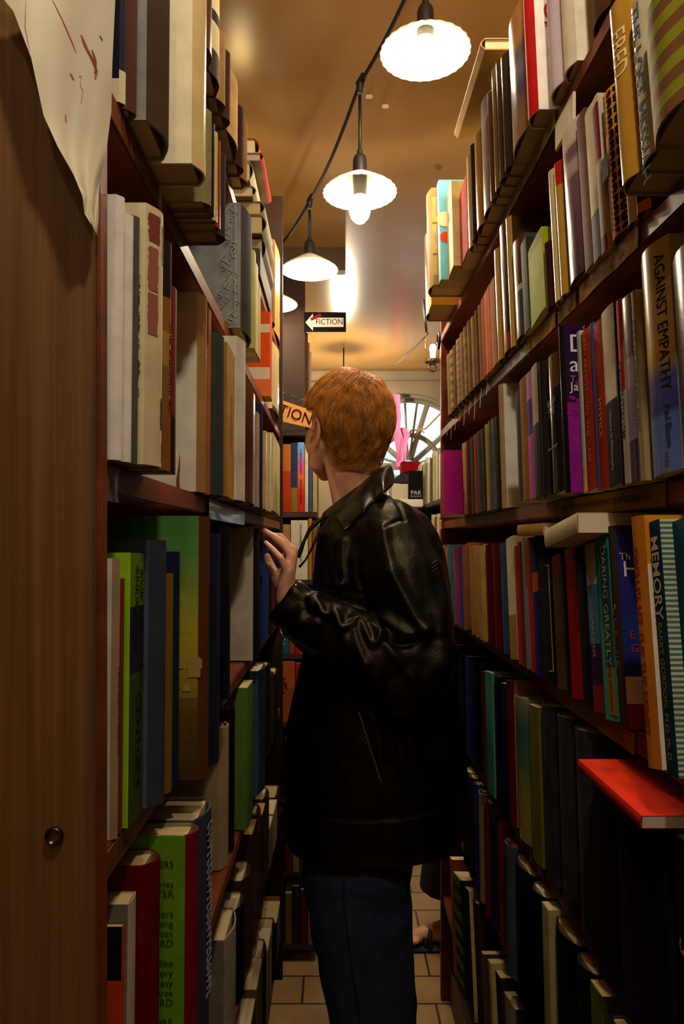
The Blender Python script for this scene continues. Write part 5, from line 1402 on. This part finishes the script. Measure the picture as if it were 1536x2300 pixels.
# collar: folded leather band around the neck, high behind, points low in front
mb = MB(); NC = 60; rows_ = 7
cc = P(801, 1108, YP)
for j in range(rows_):
    for k in range(NC + 1):
        t = k / NC; a = math.radians(-172 + 344 * t)                       # open at the front (towards -x)
        ca, sa = math.cos(a), math.sin(a); fr = (1 - ca) / 2               # 0 behind .. 1 in front
        top = Vector((cc.x + .068 * ca - .006, YP + .07 * sa, cc.z + .05 * ca + .004))
        pt = max(0, 1 - abs(abs(math.degrees(a)) - 148) / 26)
        bot = Vector((cc.x + .004 + .076 * ca, YP + .1 * sa, cc.z - .03 + .05 * ca - .01 * abs(sa) - .02 * fr))
        s_ = j / (rows_ - 1); q = top.lerp(bot, s_)
        bulge = math.sin(math.pi * s_) * .006
        q += Vector((ca * bulge, sa * bulge, bulge * .6)); mb.v.append(tuple(q))
mb.f = [(j*(NC+1)+k, j*(NC+1)+k+1, (j+1)*(NC+1)+k+1, (j+1)*(NC+1)+k) for j in range(rows_ - 1) for k in range(NC)]
M['collar'] = plain('olive_black_leather', '#1d190e', .34, var=.25, vscale=30, bump=.2, bscale=260, spec=.6)
col = mb.build('collar', M['collar'], person, True)
so_ = col.modifiers.new('t', 'SOLIDIFY'); so_.thickness = .005; sb_ = col.modifiers.new('s', 'SUBSURF'); sb_.levels = sb_.render_levels = 1
def spl(pts, t):
    k = t * (len(pts) - 1); i = min(int(k), len(pts) - 2); f = k - i
    p0, p1, p2, p3 = pts[max(i-1, 0)], pts[i], pts[i+1], pts[min(i+2, len(pts)-1)]
    return .5 * (2*p1 + (p2-p0)*f + (2*p0-5*p1+4*p2-p3)*f*f + (3*p1-p0-3*p2+p3)*f**3)
def surf(px, py, out=.001):
    "point on the jacket seen at a pixel"
    o = Vector((0, 0, ZC)); d = (P(px, py, 1) - o).normalized(); h, loc, nn, _ = jacket.ray_cast(o, d)
    return (loc - d * out) if h else P(px, py, 1.4)
tp = [P(868, 1044, YP + .01), P(846, 1054, YP - .035), P(818, 1078, YP - .06), P(790, 1106, YP - .074), P(762, 1138, YP - .068), P(737, 1164, YP - .05)]
bt = [P(888, 1080, YP - .02), surf(866, 1103, .006), surf(842, 1126, .008), surf(816, 1152, .009), surf(792, 1176, .01), surf(772, 1192, .012)]
mb = MB(); nu, nv = 24, 8
for i in range(nu + 1):
    a_, b_ = spl(tp, i / nu), spl(bt, i / nu)
    for j in range(nv + 1):
        t = j / nv; q = a_.lerp(b_, t) + Vector((.002, -.016, .012)) * math.sin(math.pi * t) ** .8
        mb.v.append(tuple(q))
mb.f = [(i*(nv+1)+j, (i+1)*(nv+1)+j, (i+1)*(nv+1)+j+1, i*(nv+1)+j+1) for i in range(nu) for j in range(nv)]
fl = mb.build('collar_flap', M['collar'], person, True); so_ = fl.modifiers.new('t', 'SOLIDIFY'); so_.thickness = .004; so_.offset = -1; sb_ = fl.modifiers.new('s', 'SUBSURF'); sb_.levels = sb_.render_levels = 1
MB().tube([spl(bt, i / 20).lerp(spl(tp, i / 20), .05) + Vector((0, -.003, .002)) for i in range(21)], .0011, 5).build('collar_stitching', M['leather'], person, True)
# shoulder yoke strap ends, cords at the chest, zips
mb = MB()
def ribbon3(pts, w, th=.0015):
    mb_ = MB(); pts = [Vector(p) for p in pts]; vs = []
    for i, p in enumerate(pts):
        t = (pts[min(i+1, len(pts)-1)] - pts[max(i-1, 0)]).normalized(); n_ = t.cross(Vector((0, 1, 0))).normalized()
        for dn, dy in ((-1, -th), (1, -th), (1, th), (-1, th)): vs.append(p + n_ * w * dn * (.8 + .2 * math.sin(i * 1.7)) + Vector((0, dy, 0)))
    n = len(pts)
    mb_.add(vs, [(4*i+j, 4*i+(j+1)%4, 4*i+4+(j+1)%4, 4*i+4+j) for i in range(n-1) for j in range(4)] + [(3, 2, 1, 0), (4*n-4, 4*n-3, 4*n-2, 4*n-1)]); return mb_
ribbon3([P(734, 1160, 1.5), P(712, 1172, 1.49), P(695, 1190, 1.485), P(683, 1215, 1.48), P(674, 1240, 1.475), P(668, 1252, 1.475)], .0055).build('hanging_strap', M['leather'], person, True)
ribbon3([P(722, 1175, 1.5), P(712, 1205, 1.49), P(700, 1232, 1.485), P(686, 1258, 1.48), P(672, 1274, 1.48)], .0032).build('hanging_strap', M['leather'], person, True)
def zipper(pts, r=.0014):
    mb = MB()
    pts = [Vector(p) for p in pts]; L = sum((b - a).length for a, b in zip(pts[:-1], pts[1:])); n = int(L / .0045)
    for i in range(n):
        t = i / n * (len(pts) - 1); k = min(int(t), len(pts) - 2); c = pts[k].lerp(pts[k+1], t - k)
        mb.box(c - Vector((.0022 * (1 if i % 2 else .4), .001, .0013)), c + Vector((.0022 * (.4 if i % 2 else 1), .001, .0013)))
    return mb
zipper([surf(806 + (855 - 806) * i / 14, 1600 + 155 * i / 14, .0012) for i in range(15)]).build('pocket_zip', M['steel'], person)
MB().tube([surf(800, 1562, .004), surf(803, 1582, .004), surf(806, 1598, .003)], [.003, .0035, .002], 8).build('pocket_zip_pull', M['socket'], person, True)
zipper([surf(622 + 90 * i / 10, 1408 + 62 * i / 10, .001) for i in range(11)], .001).build('cuff_zip', M['socket'], person)
c = surf(626, 1404, .004); mb = MB().tube([c, c + Vector((.008, -.004, -.022)), c + Vector((.011, -.004, -.03))], [.0018, .0016, .0016], 6)
mb.tube([c + Vector((.011, -.004, -.03)) + Vector((.004 * math.cos(j), 0, .005 * math.sin(j) - .004)) for j in [k * .7 for k in range(10)]], .0012, 5); mb.build('cuff_zip_pull', M['steel'], person, True)
MB().ell(surf(664, 1316, .002), (.004, .002, .004), None, 12, 8).build('cuff_stud', M['steel'], person, True)
mb = MB()
for k in range(3):
    mb.tube([surf(968 + i * 4, 1268 + k * 9 - i * 2.5, -.0005) for i in range(5)], .0016, 5)
mb.build('shoulder_stitching', M['leather'], person, True)
# ---- jeans
jn = MB()
def leg(pts, xr, yr):
    vs = []; n = 28
    for (c, a, b) in zip(pts, xr, yr):
        for k in range(n):
            t = 2 * math.pi * k / n; vs.append((c.x + a * math.cos(t), c.y + b * math.sin(t), c.z))
    jn.add(vs, [(i*n+k, i*n+(k+1)%n, (i+1)*n+(k+1)%n, (i+1)*n+k) for i in range(len(pts) - 1) for k in range(n)])
    jn.f.append(tuple(len(jn.v) - len(pts) * n + k for k in range(n))[::-1]); jn.f.append(tuple(len(jn.v) - n + k for k in range(n)))
zs = [.86, .76, .66, .55, .44, .32, .2, .1, .03]
def jc(xa, xb, z, y): return Vector(((xa + xb) / 2, y, z))
def edge(pts, z):
    for (z0, x0), (z1, x1) in zip(pts[:-1], pts[1:]):
        if z1 <= z <= z0: return lerp(x1, x0, (z - z1) / (z0 - z1))
    return pts[-1][1]
def pz(px, py, y): q = P(px, py, y); return (q.z, q.x)
YL = YP - .08
le = [pz(674, 1800, YL), pz(672, 1900, YL), pz(684, 2000, YL), pz(702, 2100, YL), pz(726, 2220, YL), pz(742, 2300, YL), (.0, pz(752, 2400, YL)[1])]
re = [pz(935, 1800, YL), pz(935, 1890, YL), pz(920, 1975, YL), pz(924, 2060, YL), pz(932, 2160, YL), pz(938, 2300, YL), (.0, pz(940, 2400, YL)[1])]
le[0] = (.95, le[0][1]); re[0] = (.95, re[0][1])
pts = [jc(edge(le, z), edge(re, z), z, YL - .005 * 0) for z in zs]; xr = [(edge(re, z) - edge(le, z)) / 2 for z in zs]
leg(pts, xr, [.105, .105, .1, .095, .09, .09, .092, .095, .098])
YR2 = YP + .115; leg([Vector((p.x + .01, YR2, p.z)) for p in pts], [x * .92 for x in xr], [.1, .1, .098, .092, .09, .09, .09, .09, .09])
jn.ell(Vector((.072, YP + .02, .83)), (.13, .18, .1))
me = fuse(jn, .006, 8, .6)
for v, n_ in zip(me.vertices, [v.normal.copy() for v in me.vertices]):
    p = v.co; a = p.x * 10 + p.z * 5
    v.co += n_ * (.0045 * math.sin(p.z * 46 + 5 * noise.noise(p * 6)) * max(0, noise.noise(p * 5 + Vector((3, 1, 0))) + .25) + .003 * noise.noise(Vector((p.x * 30, p.y * 30, p.z * 5))))
me.update(); link('jeans', me, person, M['denim'], True)
mb = MB(); mb.tube([Vector((pts[i].x - xr[i] * .25, YL - .103 + .001 * i, zs[i])) for i in range(8)], .0016, 5); mb.build('jeans_seam', colmat('#2a2c34'), person, True)
for yy, dx in ((YL, 0), (YR2, .02)):
    mb = MB(); cx = .1 + dx
    mb.chain([Vector((cx + .07, yy, .04)), Vector((cx - .02, yy, .045)), Vector((cx - .11, yy, .032))], [.04, .042, .03]); sh = fuse(mb, .005, 4)
    for v in sh.vertices: v.co.z = max(v.co.z, .002)
    link('shoe', sh, person, M['black'], True)
# ------------------------------------------------------------------ the second person, hidden behind the right bookcase but for a trouser leg and foot
Y2 = 2.37
b2 = MB()
hd = Vector((.62, Y2 + .1, 1.6))
b2.ell(hd, (.078, .07, .1)); b2.ell(hd + Vector((-.03, 0, -.05)), (.05, .05, .06)); b2.chain([hd + Vector((.01, 0, -.07)), hd + Vector((.02, 0, -.2))], [.05, .058])
b2.ell(hd + Vector((-.085, 0, -.02)), (.012, .01, .018))
b2.chain([Vector((.64, Y2 + .1, 1.33)), Vector((.64, Y2 + .1, 1.1)), Vector((.63, Y2 + .1, .92))], [.12, .11, .13])
for dy in (-.15, .15): b2.chain([Vector((.64, Y2 + .1 + dy, 1.36)), Vector((.66, Y2 + .1 + dy * 1.2, 1.08)), Vector((.58, Y2 + .1 + dy * 1.15, .86)), Vector((.56, Y2 + .1 + dy * 1.15, .78))], [.05, .04, .033, .03])
foot = P(1000, 2122, Y2)
b2.chain([Vector((.6, Y2 + .02, .9)), Vector((.47, Y2 + .01, .5)), Vector((.405, Y2, .1))], [.08, .055, .036])
b2.chain([Vector((.62, Y2 + .2, .9)), Vector((.63, Y2 + .22, .5)), Vector((.66, Y2 + .22, .09))], [.08, .055, .036])
def foot_(x, y, z):
    b2.chain([Vector((x + .03, y, z + .035)), Vector((x - .03, y, z + .04)), Vector((x - .1, y, z + .024)), Vector((x - .13, y, z + .018))], [.034, .032, .026, .02])
    for k in range(5): b2.chain([Vector((x - .12 + .004 * k * k * .5, y - .026 + .013 * k, z + .016)), Vector((x - .15 + .006 * k, y - .03 + .015 * k, z + .012))], [.011 - .0008 * k, .009 - .0008 * k])
foot_(.405, Y2, .016); foot_(.66, Y2 + .22, .016)
p2 = link('person', fuse(b2, .006, 4), None, M['skin'], True)
tag(p2, 'person in black trousers and strappy sandal, all but one leg hidden by the right bookcase', 'person')
t2 = MB()
def tr(pts, r): 
    t2.tube(pts, r, 22)
tr([Vector((.6, Y2 + .02, .98)), Vector((.5, Y2 + .01, .6)), Vector((.40, Y2, .36)), Vector((.372, Y2, .19))], [.12, .105, .088, .078])
tr([Vector((.63, Y2 + .18, .98)), Vector((.64, Y2 + .22, .55)), Vector((.66, Y2 + .22, .2))], [.12, .1, .085])
t2.ell(Vector((.62, Y2 + .1, .98)), (.15, .19, .1))
link('trousers', fuse(t2, .006, 5), p2, M['trousers'], True)
MB().tube([Vector((.64, Y2 + .1, z)) for z in (1.42, 1.3, 1.1, .95)], [.09, .17, .15, .16], 24).build('jumper', M['trousers'], p2, True)
hh = MB().ell(hd + Vector((.015, 0, .025)), (.085, .08, .095)); hh.build('hair', M['hair_under'], p2, True)
for x, y in ((.405, Y2), (.66, Y2 + .22)):
    mb = MB().box((x - .165, y - .045, .001), (x + .065, y + .045, .014), .005)
    mb.tube([Vector((x - .07 + .01 * math.cos(a * .35), y + .04 * math.cos(a * .35), .014 + .05 * math.sin(a * .35))) for a in range(10)], .009, 8)
    mb.tube([Vector((x - .11 + .02 * a / 9, y + .034 * math.cos(a * .35), .012 + .036 * math.sin(a * .35))) for a in range(10)], .007, 8)
    mb.build('sandal', M['black'], p2, True)
# ------------------------------------------------------------------ light and camera
def light(name, loc, w, col=(1, .85, .63), r=.03):
    l = bpy.data.lights.new(name, 'POINT'); l.energy = w; l.color = col; l.shadow_soft_size = r
    o = bpy.data.objects.new(name, l); C.objects.link(o); o.location = loc; return o
PW = 16.0
for c, t, dz in LAMPS: light('lamp_light', c + Vector((0, 0, dz)), PW * (.35 if c.y > 3 else 1), r=.02)
light('lamp_light', (.075, 5.33, 2.45), PW * 2.0); light('lamp_light', (-.377, 2.75, 2.36), PW * .03)
light('lamp_light', (.28, 1.0, 2.66), PW * .8, (1, .88, .7))
light('lamp_light', (.12, .12, 2.36), PW * .95, (1, .91, .77))
light('lamp_light', (-.1, -.7, 2.6), PW * .35)
light('lamp_light', (1.3, 3.0, 2.4), PW * .6); light('lamp_light', (-1.1, 4.3, 2.4), PW * .5)
w = bpy.data.worlds.new('sky'); bpy.context.scene.world = w; w.use_nodes = True
bg = w.node_tree.nodes['Background']; bg.inputs[0].default_value = (.9, .95, 1, 1); bg.inputs[1].default_value = 2.2
cam = bpy.data.cameras.new('camera'); co = bpy.data.objects.new('camera', cam); C.objects.link(co)
co.location = (0, 0, ZC); co.rotation_euler = (math.pi / 2, 0, 0)
cam.sensor_fit = 'VERTICAL'; cam.sensor_height = 36; cam.lens = 36 * F / 2300
cam.shift_x = (768 - VX) / 2300; cam.shift_y = (VY - 1150) / 2300
cam.clip_start = .02
sc = bpy.context.scene; sc.camera = co
sc.view_settings.view_transform = 'Standard'; sc.view_settings.exposure = .45; sc.view_settings.gamma = .93
sc.cycles.max_bounces = 5; sc.cycles.diffuse_bounces = 3; sc.cycles.glossy_bounces = 3; sc.cycles.transmission_bounces = 3; sc.cycles.transparent_max_bounces = 6
sc.cycles.use_denoising = True; sc.cycles.sample_clamp_indirect = 4; sc.cycles.caustics_reflective = False; sc.cycles.caustics_refractive = False
